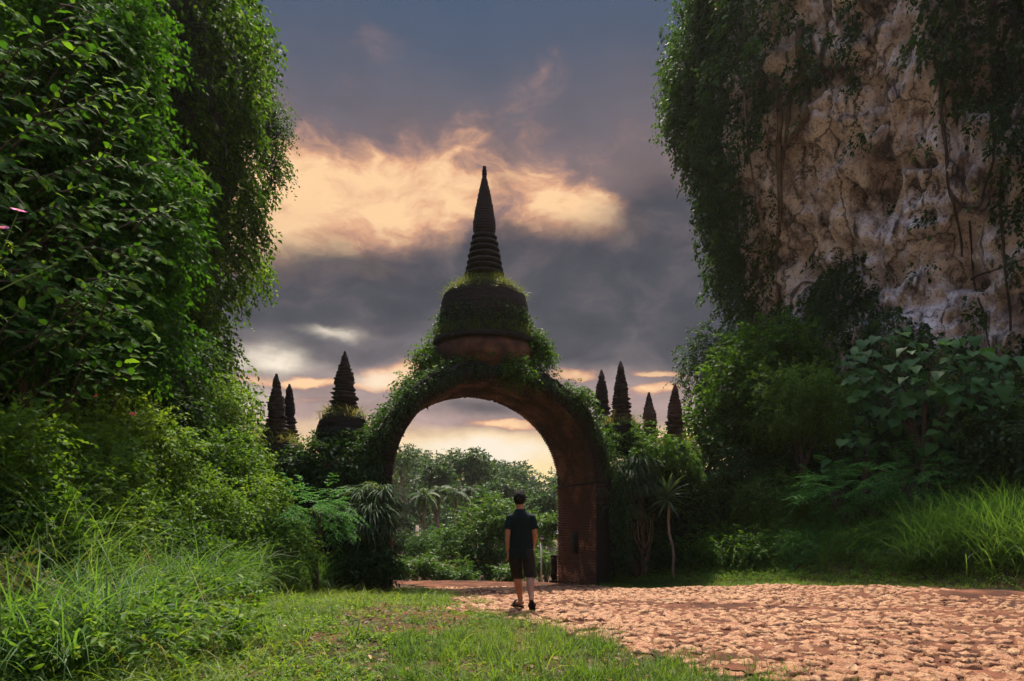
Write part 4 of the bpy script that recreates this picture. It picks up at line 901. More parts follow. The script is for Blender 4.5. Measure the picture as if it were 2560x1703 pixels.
# ================================================================== strap-leaved plants by the gateway
def rosette(o, b, c, nlv, L, W, mat='leaf_strap', up=(.2, 1.35), bend=(1.5, 2.6)):
    az_ = rng.uniform(0, 2*math.pi, nlv); el0 = rng.uniform(up[0], up[1], nlv)
    V, F = blades(np.tile(c, (nlv, 1))+rng.normal(0, .04, (nlv, 3)), az_, L*rng.uniform(.7, 1.15, nlv), W*rng.uniform(.7, 1.2, nlv), el0, rng.uniform(bend[0], bend[1], nlv)*np.clip(el0, .5, 1.3), 6, taper=2.2)
    link('leaf_rosette', mesh_np('leaf_rosette', V-b, F, M[mat], tints(len(F), 6)), o)
def dracaena(label, base, tops, L, W, nlv=70, **kw):
    o = thing('dracaena', label, 'plant', base, 'strap-leaved plants beside the arch'); b = np.asarray(base)
    for c in tops:
        rosette(o, b, np.asarray(c), nlv, L, W, **kw)
        V, F = limb(b+rng.normal(0, .1, 3)*[1, 1, 0]-[0, 0, .1], c, .05, .03, 8, 0, .12); link('stem', mesh_np('stem', V-b, F, M['bark'], smooth=True), o)
STRAP = dict(up=(.0, 1.45), bend=(1.9, 3.0))
dracaena('drooping strap-leaved plant against the left pier of the arch', gbase(940, 15.9), [P(905, 1240, 16), P(955, 1235, 15.8), P(930, 1280, 15.6), P(985, 1275, 16.2), P(885, 1285, 15.7), P(950, 1300, 15.6), P(915, 1330, 15.5), P(975, 1325, 15.8)], .9, .03, 150, **STRAP)
dracaena('drooping strap-leaved plant with many heads right of the arch pier', gbase(1600, 19.5), [P(1535, 1185, 19.5), P(1600, 1165, 19.5), P(1565, 1225, 19.5), P(1512, 1230, 19.5), P(1535, 1275, 19.5), P(1605, 1225, 19.5), P(1580, 1190, 19.5), P(1560, 1285, 19.5)], 1.05, .034, 150, **STRAP)
o = thing('dracaena', 'single-stemmed plant with a star of broad pointed leaves right of the arch', 'plant', gbase(1688, 19.0)); b = np.array(o.location)
c = P(1668, 1235, 19.0); V, F = limb(b-[0, 0, .1], c, .045, .035, 8, 0, .08); link('stem', mesh_np('stem', V-b, F, M['bark_pale'], smooth=True), o)
for k in range(46):
    az_ = np.array([k*2.39996]); e0 = 1.35-1.75*k/46
    V, F = blades(np.array([c+[0, 0, -.25*k/46]]), az_, .72+.1*rng.random(), .10, e0, .75, 6, taper=2.6); link('leaf', mesh_np('leaf', V-b, F, M['leaf_strap'], np.full(len(F), rng.uniform(.2, .9))), o)
# boulder
def boulder(name, label, c, r, seed, mat):
    u = np.linspace(0, math.pi, 20); v = np.linspace(0, 2*math.pi, 32, endpoint=False); U, W = np.meshgrid(u, v, indexing='ij')
    d = np.stack([np.sin(U)*np.cos(W), np.sin(U)*np.sin(W), np.cos(U)], -1).reshape(-1, 3); k = 1+.32*fbm(d*1.3+seed, 4, seed)+.1*np.abs(fbm(d*4, 3, seed+3))
    V = d*k[:, None]*np.asarray(r); i = np.arange(19)[:, None]*32; j = np.arange(32)[None]; kk = (j+1) % 32
    F = np.stack([i+j, i+kk, i+32+kk, i+32+j], -1).reshape(-1, 4); return link(name, mesh_np(name, V, F, mat, smooth=True), None, label, 'boulder', loc=c)
M['grey_rock'] = rough_mat('grey_rock', [(.012, .012, .012), (.03, .03, .03), (.06, .058, .055)], 2.5, 8, .85, .7, 14)
o = thing('bare_stems', 'cluster of thin bare stems left of the star-leaved plant', 'shrub', gbase(1612, 19.5)); b = np.array(o.location)
for k in range(6):
    V, F = limb(b-[0, 0, .1], P(1592+k*9, 1300+rng.uniform(-20, 30), 19.5), .02, .009, 7, .03, .1); link('stem', mesh_np('stem', V-b, F, M['bark_pale'], smooth=True), o)

# ================================================================== growth on the gateway
def on_arch(n, e0, e1, v0, v1, a0, a1):
    a = rng.uniform(a0, a1, n); e = rng.uniform(e0, e1, n); v = rng.uniform(v0, v1, n)
    return A((AR+e)*np.cos(a), v, SPR+(RV+e)*np.sin(a)), A(np.cos(a), 0, np.sin(a))-A(0, 0, 0), a
tt = []
p, d, a = on_arch(2300, .42, .6, -AT/2-.1, AT/2, .1, math.pi-.1)
D = d+rng.normal(0, .5, d.shape)+A(0, -.5, 0)-A(0, 0, 0); V1 = sprays(p, D, rng.uniform(.15, .45, len(p)), 7, .075, .4)
p2, d2, a2 = on_arch(700, .25, .5, -AT/2-.12, -AT/2-.02, .1, math.pi-.1); V2 = sprays(p2, np.tile([0, -.3, -1.0], (700, 1))+rng.normal(0, .35, (700, 3)), rng.uniform(.15, .4, 700), 7, .06, .1)
V, F = cat([V1, V2]); link('creepers', mesh_np('creepers', V, F[0], M['leaf_dark'], np.clip(rng.normal(.4, .25, len(F[0])), 0, 1)), None, 'small-leaved creepers growing along the back of the arch', 'creepers', kind='stuff')
def arch_bush(label, px, py, d, rpx, n, hang=.5):
    c = P(px, py, d); s = d/FPX; cl = [K(px+rng.normal(0, rpx*.4), py+rng.normal(0, rpx*.4), rpx*.5, d) for _ in range(5)]
    plant('wall_bush', label, 'bush', c-[0, 0, rpx*s*.7], cl, n, 8, .075, .38, 'leaf_shrub', .02, droop=.4, group='bushes growing on the archway', hi=.4, stems=2)
arch_bush('leafy bush on the left shoulder of the arch below the stupa', 1085, 905, 18.6, 42, 420)
arch_bush('leafy bush on the right shoulder of the arch below the stupa', 1345, 890, 18.9, 42, 420)
arch_bush('small bush beside the right foot of the bell', 1338, 845, 19, 26, 220)
arch_bush('small bush beside the left foot of the bell', 1094, 862, 19, 22, 160)
arch_bush('straggling bush on the left haunch of the arch', 1010, 965, 18.2, 30, 200)
arch_bush('leafy bush on the right haunch of the arch', 1440, 990, 18.8, 30, 240)
arch_bush('thick leafy patch where the arch meets the left wall', 950, 1070, 17.6, 34, 300)
arch_bush('leafy patch in front of the plaster drum', 1290, 925, 17.9, 28, 160)
# grass growing on ledges: lathe rings of blades
def ledge_grass(centers, L, W, label, el=(.5, 1.4), tint=(0, 1)):
    n = len(centers); V, F = blades(centers, rng.uniform(0, 2*math.pi, n), L*rng.uniform(.5, 1.3, n), W, rng.uniform(el[0], el[1], n), rng.uniform(.3, 2.0, n), 3)
    link('ledge_grass', mesh_np('ledge_grass', V, F, M['grass_dry'], tints(len(F), 3, tint[0], tint[1])), None, label, 'grass', kind='stuff')
def ringpts(n, r0, r1, z0, z1, O):
    a = rng.uniform(0, 2*math.pi, n); r = rng.uniform(r0, r1, n); return np.stack([O[0]+r*np.cos(a), O[1]+r*np.sin(a), z0+(z1-z0)*(r-r0)/max(r1-r0, 1e-6)], -1)
ledge_grass(ringpts(2600, .58, 1.18, zpx(712), zpx(752), S0), .30, .016, 'grass growing on the shoulder of the big bell', tint=(0, .4))
ledge_grass(ringpts(1900, 1.24, 1.42, zpx(838), zpx(862), S0), .34, .016, 'grass growing round the foot of the big bell', tint=(0, .35))
for (pxx, d, y0, y1, r0, r1, lb) in ((858, 17.9, 1030, 1052, 34, 58, 'grass on the bell of the large left stupa'), (690, 17.6, 1098, 1118, 30, 55, 'grass on the bell of the leftmost stupa'), (1554, 20.6, 1052, 1070, 26, 46, 'grass on the bell of the tallest right stupa'), (1683, 20.4, 1106, 1122, 20, 40, 'grass on the bell of the far right stupa')):
    s = FPX/d; ledge_grass(ringpts(500, r0/s, r1/s, EYE+(HOR-y0)/s, EYE+(HOR-y1)/s, ((pxx-1280)/s, d)), .38, .02, lb)
# creepers over the side walls and bells
def wall_creeper(label, u0, u1, v, ztop, n, seed, mat='leaf_dark', hi=1.0):
    u = rng.uniform(u0, u1, n); z = ztop+.3-(ztop+1.2)*rng.random(n)**1.6+.3*vnoise(np.stack([u, u*0, u*0], -1)*1.2, seed)
    lum = fbm(np.stack([u*.9, z*.9, u*0], -1), 3, seed); p = A(u, v-.05-.5*np.clip(lum+.25, 0, 1)*rng.random(n), z)
    D = A(rng.normal(0, .5, n), -.7, -.4+rng.normal(0, .4, n))-A(0, 0, 0); V, F = sprays(p, D, rng.uniform(.2, .45, n), 8, .085, .35)
    link('creepers', mesh_np('creepers', V, F, M[mat], np.clip(np.repeat(.4+.4*lum, 8)+rng.normal(0, .2, n*8), 0, hi)), None, label, 'creepers', kind='stuff')
def pier_creeper(label, u0, u1, z0, z1, n):
    u = rng.uniform(u0, u1, n); z = rng.uniform(z0, z1, n); p = A(u, -AT/2-.04-.2*rng.random(n), z); D = A(rng.normal(0, .6, n), -.5, -.7+rng.normal(0, .4, n))-A(0, 0, 0)
    V, F = sprays(p, D, rng.uniform(.15, .4, n), 8, .08, .35); link('creepers', mesh_np('creepers', V, F, M['leaf_dark'], np.clip(rng.normal(.35, .22, len(F)), 0, 1)), None, label, 'creepers', kind='stuff')
pier_creeper('creepers hanging down the outer edge of the right pier', 3.25, 3.75, .2, 2.7, 330)
pier_creeper('creepers hanging down the outer edge of the left pier', -3.75, -3.1, -.2, 2.7, 620)
wall_creeper('creepers over the left wall beneath the small stupas', -9.5, -3.1, -.75, 2.5, 2000, 91)
wall_creeper('creepers over the right wall beneath the small stupas', 3.2, 10.0, -.45, 2.7, 2000, 92)
def bell_creeper(label, px, d, y0, y1, rpx, n, mat='leaf_dark'):
    s = FPX/d; a = rng.uniform(0, 2*math.pi, n); t_ = rng.random(n); r = rpx/s*(.75+.35*np.sin(t_*math.pi*.8))
    p = np.stack([(px-1280)/s+r*np.cos(a), d+r*np.sin(a), EYE+(HOR-(y0+(y1-y0)*t_))/s], -1); D = np.stack([np.cos(a), np.sin(a), -.8+0*a], -1)+rng.normal(0, .35, (n, 3))
    V, F = sprays(p, D, rng.uniform(.15, .4, n), 7, .075, .4); link('creepers', mesh_np('creepers', V, F, M[mat], np.clip(rng.normal(.45, .25, len(F)), 0, 1)), None, label, 'creepers', kind='stuff')
bell_creeper('creepers hanging on the bell of the large left stupa', 858, 17.9, 1065, 1145, 64, 420)
bell_creeper('creepers covering the bell of the leftmost stupa', 690, 17.6, 1115, 1185, 64, 600)
bell_creeper('creepers covering the bell of the tallest right stupa', 1554, 20.6, 1075, 1150, 56, 700)
bell_creeper('creepers covering the bell of the far right stupa', 1683, 20.4, 1125, 1190, 50, 600)
bell_creeper('creepers covering the bell of the short brown stupa', 1628, 21.4, 1118, 1180, 44, 450)
bell_creeper('thin creepers on the big bell above the arch', 1211, 19.3, 742, 850, 98, 700)
plant('leafy_bush', 'leafy bush on top of the left wall under the large left stupa', 'bush', P(850, 1180, 17.2), [K(800, 1130, 40, 17.2), K(850, 1140, 40, 17), K(910, 1130, 40, 17.2), K(760, 1150, 40, 17.2), K(880, 1170, 40, 16.9), K(820, 1180, 40, 16.9)], 900, 8, .08, .35, 'leaf_dark', .03, stems=2)
plant('dark_bush', 'low dark bush at the foot of the star-leaved plant', 'bush', gbase(1650, 19.7), [K(1625, 1375, 34, 19.8), K(1665, 1370, 36, 19.8), K(1700, 1385, 30, 19.6), K(1590, 1390, 26, 19.7)], 520, 8, .085, .3, 'leaf_dark', .02, stems=2, hi=.7)
plant('dark_bush', 'dark bush under the strap-leaved plant at the left pier', 'bush', gbase(935, 15.5), [K(905, 1395, 34, 15.5), K(945, 1385, 34, 15.4), K(975, 1405, 24, 15.6), K(880, 1410, 30, 15.3)], 620, 8, .075, .3, 'leaf_dark', .02, stems=2, hi=.7)
plant('leafy_bush', 'sunlit yellow-green bush between the right-hand stupas', 'bush', P(1600, 1150, 19.8), [K(1600, 1080, 26, 19.8), K(1650, 1110, 30, 19.6), K(1520, 1090, 24, 19.8), K(1700, 1130, 34, 19.4), K(1610, 1130, 34, 19.4)], 620, 8, .075, .3, 'leaf_shrub', .03, stems=2, hi=.45)
# ================================================================== left side trees and brush
plant('dense_tree', 'tall dense tree filling the upper left behind the large-leaved branches', 'tree', np.array([-8.6, 11.5, g1(-8.6, 11.5)]),
      [K(60, 60, 150, 11.5), K(220, 20, 130, 11.5), K(330, 120, 90, 11.8), K(120, 240, 150, 11.5), K(290, 300, 100, 11.8), K(60, 430, 150, 11.5), K(250, 480, 130, 11.8), K(400, 470, 90, 12.2), K(100, 620, 150, 11.5), K(300, 650, 120, 11.8), K(420, 620, 70, 12.2), K(60, 800, 140, 11.5), K(230, 820, 130, 11.5), K(380, 830, 90, 11.8), K(-60, 300, 150, 11.5), K(-60, 700, 150, 11.5)],
      8500, 9, .10, .45, 'leaf_broad', .18, hi=.75, split=.35)
plant('cliff_tree', 'small dark tree leaning into the sky from the left crag', 'tree', P(640, 420, 23), [K(690, 270, 30, 23), K(700, 330, 28, 23), K(680, 390, 34, 23), K(700, 430, 24, 23), K(660, 330, 40, 23), K(655, 200, 34, 23)], 700, 9, .085, .4, 'leaf_dark', .06, down=.5, droop=.45)
plant('creeper_clump', 'bright yellow-green clump at the foot of the left crag by the sky', 'shrub', gbase(570, 16.5), [K(560, 1000, 50, 16.5), K(520, 1060, 60, 16.3), K(590, 1080, 50, 16.5), K(490, 980, 50, 16.5), K(560, 1140, 60, 16), K(620, 1150, 50, 16.2)], 2100, 9, .075, .4, 'leaf_shrub', .05, lo=.25)
plant('creeper_clump', 'dark drooping clump under the left crag above the brush', 'shrub', gbase(400, 14.5), [K(400, 960, 70, 14.5), K(330, 930, 70, 14.5), K(440, 1030, 60, 14.3), K(240, 960, 70, 14.2), K(470, 900, 60, 15)], 2000, 9, .085, .4, 'leaf_dark', .05, down=.6)
# the big-leaved branches in front
o = thing('large_leaved_tree', 'large-leaved tree reaching in from the left edge with sunlit oval leaves', 'tree', (-7.6, 8.6, g1(-7.6, 8.6))); b = np.array(o.location)
def oval(seed):
    r2 = np.random.default_rng(seed); t = np.linspace(0, 1, 7); w = .23*np.sin(np.pi*t**.8)**.8; z = -.22*t**2+.03*r2.normal(0, 1, 7)
    V = np.vstack([np.column_stack([t, -w, z+.3*w]), np.column_stack([t, 0*w, z]), np.column_stack([t, w, z+.3*w])]); i = np.arange(6)
    F = np.concatenate([np.stack([i, i+1, i+8, i+7], -1), np.stack([i+7, i+8, i+15, i+14], -1)])
    return V, F, r2.uniform(.3, .95)
OV = [oval(s) for s in range(10)]; OVM = [mesh_np('leaf', V, F, M['leaf_broad'], np.full(len(F), tq), smooth=True) for V, F, tq in OV]
tips = [(300, 75), (320, 30), (325, 120), (250, 150), (280, 110), (375, 245), (330, 210), (300, 290), (240, 250), (180, 200), (120, 120), (80, 200), (535, 462), (500, 500), (470, 440), (440, 520), (470, 560), (490, 585), (415, 480), (380, 430), (420, 655), (400, 690), (370, 620), (340, 560), (300, 480), (330, 690), (270, 560), (230, 450), (380, 830), (360, 800), (330, 850), (290, 790), (250, 700), (180, 640), (200, 560), (160, 850), (110, 830), (90, 760), (60, 900), (300, 880), (140, 470), (90, 380), (60, 300), (200, 350), (260, 390), (150, 20), (60, 60), (220, 60), (40, 560), (100, 660), (310, 350), (350, 300), (130, 730), (210, 780), (20, 180), (30, 700), (170, 300), (330, 930), (240, 900), (400, 760)]
tips += [(rng.uniform(20, 430), rng.uniform(10, 930)) for _ in range(46)]
leaves = []; wood = []
for ti, (tx, ty) in enumerate(tips):
    d = rng.uniform(7.9, 9.3); tip = P(tx, ty, d); root = P(tx-rng.uniform(90, 240), ty+rng.uniform(-110, 230), d+rng.uniform(.2, 1.1))
    n = 9; t = np.linspace(0, 1, n); path = root+(tip-root)*t[:, None]; path[:, 2] += .12*np.sin(t*math.pi)+rng.normal(0, .01, n)
    wood.append(tube(path, .012*(1-t*.75), 6))
    for k in range(13):
        u = .25+.75*k/12; q = np.array([np.interp(u, t, path[:, c]) for c in range(3)]); dr = nrm(tip-root); sd_ = nrm(np.cross([0, 0, 1.0], dr))*(1 if k % 2 else -1)
        ld = dr*.75+sd_*.75+np.array([0, 0, -.25+rng.normal(0, .25)])+rng.normal(0, .15, 3)
        if k == 12: ld = dr+np.array([0, 0, -.2])
        leaves.append((q, ld, np.array([rng.normal(0, .45), -.85+rng.normal(0, .4), .8]), rng.uniform(.08, .21), u))
for q in ((-7.6, 8.6),):
    for k in range(8): wood.append(limb(b, P(rng.uniform(-150, 60), 950-k*130, 8.9), .09, .02, 9, .02, .08))
V, F = cat(wood); link('branches', mesh_np('branches', V-b, F, M['bark'], smooth=True), o)
leaves.sort(key=lambda l: -l[3]*(0.3+l[4])*(1.0 if 0 < 1280+FPX*l[0][0]/l[0][1] else .1))
sv = []; stn = []
for i, (q, ld, nn_, s, u) in enumerate(leaves):
    k = rng.integers(10)
    if i < 300:
        ob = link('leaf', OVM[k], o); set_frame(ob, q-b, ld, nn_, s)
    else:
        V, F, tq = OV[k]; V2, F2 = inst(V, F, np.array([q-b]), np.array([ld]), np.array([nn_]), np.array([s])); sv.append((V2, F2)); stn += [tq]*len(F)
V, F = cat(sv); ob = link('foliage', mesh_np('foliage', V, F, M['leaf_broad'], np.array(stn), smooth=True), o); ob['kind'] = 'stuff'

# shrubs on the left bank: (px, py, rpx, depth)
def bank_shrub(label, cl, n, leaf, mat, d, lo=0., hi=1., down=.2, wid=1.0, nl=8):
    xm = np.mean([c[0] for c in cl]); plant('leafy_shrub', label, 'shrub', gbase(xm, d), [K(x, y, r, d+dj) for x, y, r, dj in cl], n, nl, leaf, .35, mat, .02, droop=.25, stems=3, lo=lo, hi=hi, group='leafy shrubs on the left bank', down=down, wid=wid)
bank_shrub('bright low shrub in the centre of the left bank', [(420, 1230, 70, 0), (500, 1250, 70, 0), (350, 1260, 70, -.3), (460, 1310, 70, -.5), (560, 1290, 60, .3)], 2300, .065, 'leaf_shrub', 12.6, .15)
bank_shrub('rounded dark shrub in the middle of the left bank', [(560, 1140, 60, 0), (500, 1170, 60, 0), (610, 1190, 60, .4), (470, 1150, 50, 0)], 1300, .07, 'leaf_creeper', 14.5)
bank_shrub('leafy shrub at the right end of the left bank', [(660, 1250, 60, 0), (700, 1320, 60, -.2), (640, 1340, 60, -.5), (740, 1380, 50, -.5), (600, 1370, 60, -1)], 2000, .06, 'leaf_shrub', 14.0, .1)
bank_shrub('shadowy shrub above the fallen dead leaves on the left', [(470, 1380, 60, 0), (400, 1360, 60, 0), (540, 1400, 50, .2), (330, 1380, 60, -.3), (430, 1430, 50, -.5)], 2000, .065, 'leaf_creeper', 11.0, 0, .75)
bank_shrub('pale-leaved shrub near the left edge of the picture', [(180, 1180, 80, 0), (260, 1150, 80, .4), (120, 1110, 80, 0), (210, 1260, 80, -.4), (300, 1230, 70, .2)], 1900, .075, 'leaf_shrub', 10.2, .1, .95)
bank_shrub('tall weedy shrub at the left edge of the picture', [(40, 1100, 80, 0), (20, 1220, 90, -.3), (90, 1290, 80, -.3), (20, 1340, 80, -.6), (110, 1380, 70, -.5)], 1500, .075, 'leaf_creeper', 8.6, .1, .95)
bank_shrub('low shrub at the lower left under the arching grass', [(230, 1370, 70, 0), (280, 1330, 60, .3), (180, 1430, 60, -.5), (260, 1450, 60, -.5), (330, 1470, 50, -.4)], 1500, .06, 'leaf_shrub', 9.6, .1)
bank_shrub('weedy shrub high on the left bank below the dark clump', [(380, 1080, 70, 0), (300, 1060, 70, 0), (440, 1120, 50, 0), (220, 1050, 70, -.4), (330, 1130, 60, -.4)], 1600, .075, 'leaf_shrub', 12.5, .1)
bank_shrub('yellow tinged weed hanging at the far left edge', [(30, 1420, 40, 0), (20, 1480, 40, 0), (50, 1540, 30, 0)], 260, .06, 'grass_dry', 6.4, .2, .8, .9, .6)

# ---- grass
def grass_patch(name, label, pts, L, W, mat, K_=4, el=(.75, 1.5), bend=(.4, 1.8), tint=(0, 1), spread=.3, zoff=-.02):
    n = len(pts); B = np.column_stack([pts, G(pts[:, 0], pts[:, 1])+zoff])
    V, F = blades(B, rng.uniform(0, 2*math.pi, n), L*rng.uniform(.45, 1.35, n), W*rng.uniform(.6, 1.4, n), rng.uniform(el[0], el[1], n), rng.uniform(bend[0], bend[1], n), K_)
    tb = .5+.5*vnoise(np.column_stack([pts*.8, pts[:, 0]*0]), 55)
    tn = np.repeat(np.clip(tint[0]+(tint[1]-tint[0])*(.55*tb+.45*rng.random(n)), 0, 1), K_)
    return link(name, mesh_np(name, V, F, M[mat], tn), None, label, 'grass', kind='stuff')
def scatter(n, x0, x1, y0, y1, ok, pw=1.3):
    out = []
    while sum(map(len, out)) < n:
        y = y0+(y1-y0)*rng.random(n)**pw; x = rng.uniform(x0, x1, n); q = np.column_stack([x, y]); px_ = 1280+FPX*x/y
        q = q[(px_ > -120) & (px_ < 2680)]; q = q[ok(q[:, 0], q[:, 1])]; out.append(q)
    return np.concatenate(out)[:n]
def lawn_ok(x, y):
    nz = vnoise(np.column_stack([x*1.2, y*1.2, x*0]), 51); nz2 = vnoise(np.column_stack([x*3, y*3, x*0]), 52)
    px_ = 1280+FPX*x/y; py_ = HOR+FPX*(EYE-G(x, y))/y
    bare = ((px_-1010)/170)**2+((py_-1550)/42)**2 < 1.1+.6*nz2
    bare2 = (((px_-1150)/300)**2+((py_-1650)/30)**2 < .8+.7*nz2) | ((nz2 > .45) & (px_ > 700))
    r_ = inside(road_poly, x+.25*nz, y+.25*nz2)
    right = (y > yedge(x)-.6) & (y > 9)
    return (~r_) & (~right) & (x > xbank(y)-.8) & (rng.random(len(x)) < np.where(bare, .10, np.where(bare2, .13, .62+.5*nz))) & ~((px_ > 900) & (y > 18.2))
tuft = scatter(2300, -4.6, 3.2, 4.6, 17.6, lawn_ok, 1.7)
fine = (tuft[rng.integers(0, len(tuft), 46000)]+rng.normal(0, .05, (46000, 2)))
grass_patch('lawn_grass', 'short fresh green grass left of the road', fine, .15, .008, 'grass', 2, (.6, 1.5), (.3, 1.8))
far_l = scatter(16000, -6, 1.0, 9, 18.6, lawn_ok, 1.0)
grass_patch('lawn_grass', 'short grass running back toward the left pier of the arch', far_l, .16, .011, 'grass', 2, (.6, 1.5), (.3, 1.6), (.1, 1))
# a fringe of longer tufts along the near road edge
def fringe_ok(x, y):
    px_ = 1280+FPX*x/y; py_ = HOR+FPX*(EYE-G(x, y))/y; e = np.interp(px_, [1050, 1250, 1400, 1560, 1700, 1860], [1560, 1570, 1600, 1650, 1690, 1730])
    return (px_ > 1000) & (px_ < 1850) & (py_ > e-18) & (py_ < 1790)
tf = scatter(150, -1.2, 2.2, 4.3, 8.5, fringe_ok, 1.2); wgt = rng.integers(0, 150, 9000)
grass_patch('tuft_grass', 'longer dark green grass tufts along the near edge of the road', tf[wgt]+rng.normal(0, .055, (9000, 2)), .24, .008, 'grass', 3, (.8, 1.5), (.3, 1.5), (0, .7))
# broad-bladed grass at the lower left
def broad_ok(x, y):
    px_ = 1280+FPX*x/y; return (px_ < 640) & (vnoise(np.column_stack([x*1.5, y*1.5, x*0]), 53) > -.15) & (rng.random(len(x)) < np.interp(px_, [-100, 300, 640], [1, .8, .15]))
tf = scatter(260, -5.2, -1.4, 4.7, 8.2, broad_ok, 1.3); wgt = rng.integers(0, 260, 3600)
grass_patch('broad_grass', 'broad-bladed bright grass clumps in the lower left corner', tf[wgt]+rng.normal(0, .06, (3600, 2)), .34, .021, 'grass', 5, (.7, 1.45), (.8, 2.4), (.2, 1))
wl = scatter(420, -5, .8, 4.8, 15, lambda x, y: lawn_ok(x, y) & (x < .9-.12*y+rng.normal(0, .4, len(x))), 1.3); wgt = rng.integers(0, 420, 3400)
grass_patch('weed_grass', 'scattered longer arching grass standing out of the left lawn', wl[wgt]+rng.normal(0, .05, (3400, 2)), .36, .012, 'grass', 5, (.7, 1.5), (.8, 2.3), (.2, 1))
# low leaves among the lawn
gc = scatter(7000, -5.5, .6, 4.7, 16, lambda x, y: lawn_ok(x, y) & (x < .4-.06*y), 1.5); B = np.column_stack([gc, G(gc[:, 0], gc[:, 1])+.02])
V, F = sprays(B, rng.normal(0, 1, (len(B), 3))*[1, 1, .1]+[0, 0, .7], rng.uniform(.05, .15, len(B)), 5, .045, .3, LEAF4, 70, .4)
link('ground_cover', mesh_np('ground_cover', V, F, M['leaf_shrub'], tints(len(F), 1, .25, 1)), None, 'small round-leaved weeds creeping through the left lawn', 'weeds', kind='stuff')
# tall arching grass on the left bank
def bank_ok(x, y): return (x < xbank(y)+.9) & (rng.random(len(x)) < np.clip(.55+.8*vnoise(np.column_stack([x*.7, y*.7, x*0]), 56), .08, 1)) & (x > xbank(y)-4.5)
tf = scatter(600, -11, -3.6, 5.6, 15.5, bank_ok, 1.2); wgt = rng.integers(0, 600, 11500)
grass_patch('tall_grass', 'tall arching grass growing over the left bank', tf[wgt]+rng.normal(0, .12, (11500, 2)), 1.2, .018, 'grass_tall', 5, (1.0, 1.5), (.8, 2.5), (.1, 1), zoff=.1)
gc = scatter(4200, -10, -3.4, 6, 16.5, lambda x, y: (x < xbank(y)+1.0), 1.1); B = np.column_stack([gc, G(gc[:, 0], gc[:, 1])+.05+.5*rng.random(len(gc))**2])
V, F = sprays(B, rng.normal(0, 1, (len(B), 3))*[1, 1, .3]+[.2, -.2, .8], rng.uniform(.15, .4, len(B)), 8, .06, .3, LEAF4, 65, .5)
link('ground_cover', mesh_np('ground_cover', V, F, M['leaf_shrub'], tints(len(F), 1, 0, .9)), None, 'leafy weeds covering the left bank', 'weeds', kind='stuff')
# right verge
def verge_ok(x, y):
    nz = vnoise(np.column_stack([x*1.5, y*1.5, x*0]), 57); px_ = 1280+FPX*x/y
    dirt = ((px_-2460)/170)**2+((HOR+FPX*(EYE-G(x, y))/y-1500)/26)**2 < 1
    return (y > yedge(x)-.25+.5*nz) & (y < yedge(x)+3.4) & ~(dirt & (rng.random(len(x)) < .93)) & (x > 1.9+.15*nz)
vg = scatter(32000, 1.7, 15, 8.5, 22, verge_ok, .8)
grass_patch('verge_grass', 'strip of short green grass along the far side of the road', vg, .17, .011, 'grass', 2, (.7, 1.5), (.3, 1.5), (0, .85))
gc = scatter(2600, 1.9, 14, 10, 21, lambda x, y: verge_ok(x, y) & (y > yedge(x)+.9), .8); B = np.column_stack([gc, G(gc[:, 0], gc[:, 1])+.05])
V, F = sprays(B, rng.normal(0, 1, (len(B), 3))*[1, 1, .1]+[0, 0, .8], rng.uniform(.1, .3, len(B)), 7, .055, .3, LEAF4, 70, .5)
link('ground_cover', mesh_np('ground_cover', V, F, M['leaf_shrub'], tints(len(F), 1, .1, .9)), None, 'low leafy weeds between the right verge and the bushes', 'weeds', kind='stuff')
def tg_ok(x, y):
    px_ = 1280+FPX*x/y; return (px_ > 2280) & (y > yedge(x)+2.0) & (y < yedge(x)+5.0)
tf = scatter(110, 6, 14, 10, 19, tg_ok, 1.0); wgt = rng.integers(0, 110, 5200)
grass_patch('tall_grass', 'tall pale green grass clumps at the right edge of the picture', tf[wgt]+rng.normal(0, .13, (5200, 2)), 1.25, .018, 'grass_tall', 5, (1.0, 1.5), (.5, 2.0), (.1, .9))
def sg_ok(x, y):
    px_ = 1280+FPX*x/y; return (px_ > 1800) & (px_ < 2330) & (y > yedge(x)+2.2) & (y < yedge(x)+4.4)
tf = scatter(110, 4, 13, 13, 22, sg_ok, 1.0); wgt = rng.integers(0, 110, 4200)
grass_patch('tall_grass', 'fine arching grass in front of the bushes right of the arch', tf[wgt]+rng.normal(0, .15, (4200, 2)), .85, .013, 'grass_tall', 5, (.9, 1.5), (.6, 2.2), (0, .8))

def near_ok(x, y):
    px_ = 1280+FPX*x/y; return (px_ < 430) & (x < -3.4) & (vnoise(np.column_stack([x*1.1, y*1.1, x*0]), 58) > -.25)
tf = scatter(170, -7, -3.3, 5.4, 9.0, near_ok, 1.1); wgt = rng.integers(0, 170, 2300)
grass_patch('tall_grass', 'tall wild grass with wide arching blades at the left edge of the picture', tf[wgt]+rng.normal(0, .12, (2300, 2)), 1.15, .022, 'grass_tall', 7, (1.1, 1.52), (.7, 2.6), (.1, 1))
tf = scatter(120, -6.5, -2.6, 5.4, 9.5, lambda x, y: near_ok(x-.6, y), 1.1); wgt = rng.integers(0, 120, 800)
grass_patch('dry_grass', 'dry yellowish grass stems among the tall grass on the left', tf[wgt]+rng.normal(0, .12, (800, 2)), .95, .012, 'grass_dry', 5, (1.0, 1.5), (.8, 2.6), (.2, 1))
q_ = scatter(1500, -6.8, -2.4, 5.2, 10, lambda x, y: near_ok(x-.9, y) | (x < xbank(y)+1.2), 1.1); B = np.column_stack([q_, G(q_[:, 0], q_[:, 1])+.55*rng.random(len(q_))**1.3])
V, F = sprays(B, rng.normal(0, 1, (len(B), 3))*[1, 1, .3]+[.1, -.2, .8], rng.uniform(.12, .35, len(B)), 7, .075, .35, LEAF6, 65, .5, .5)
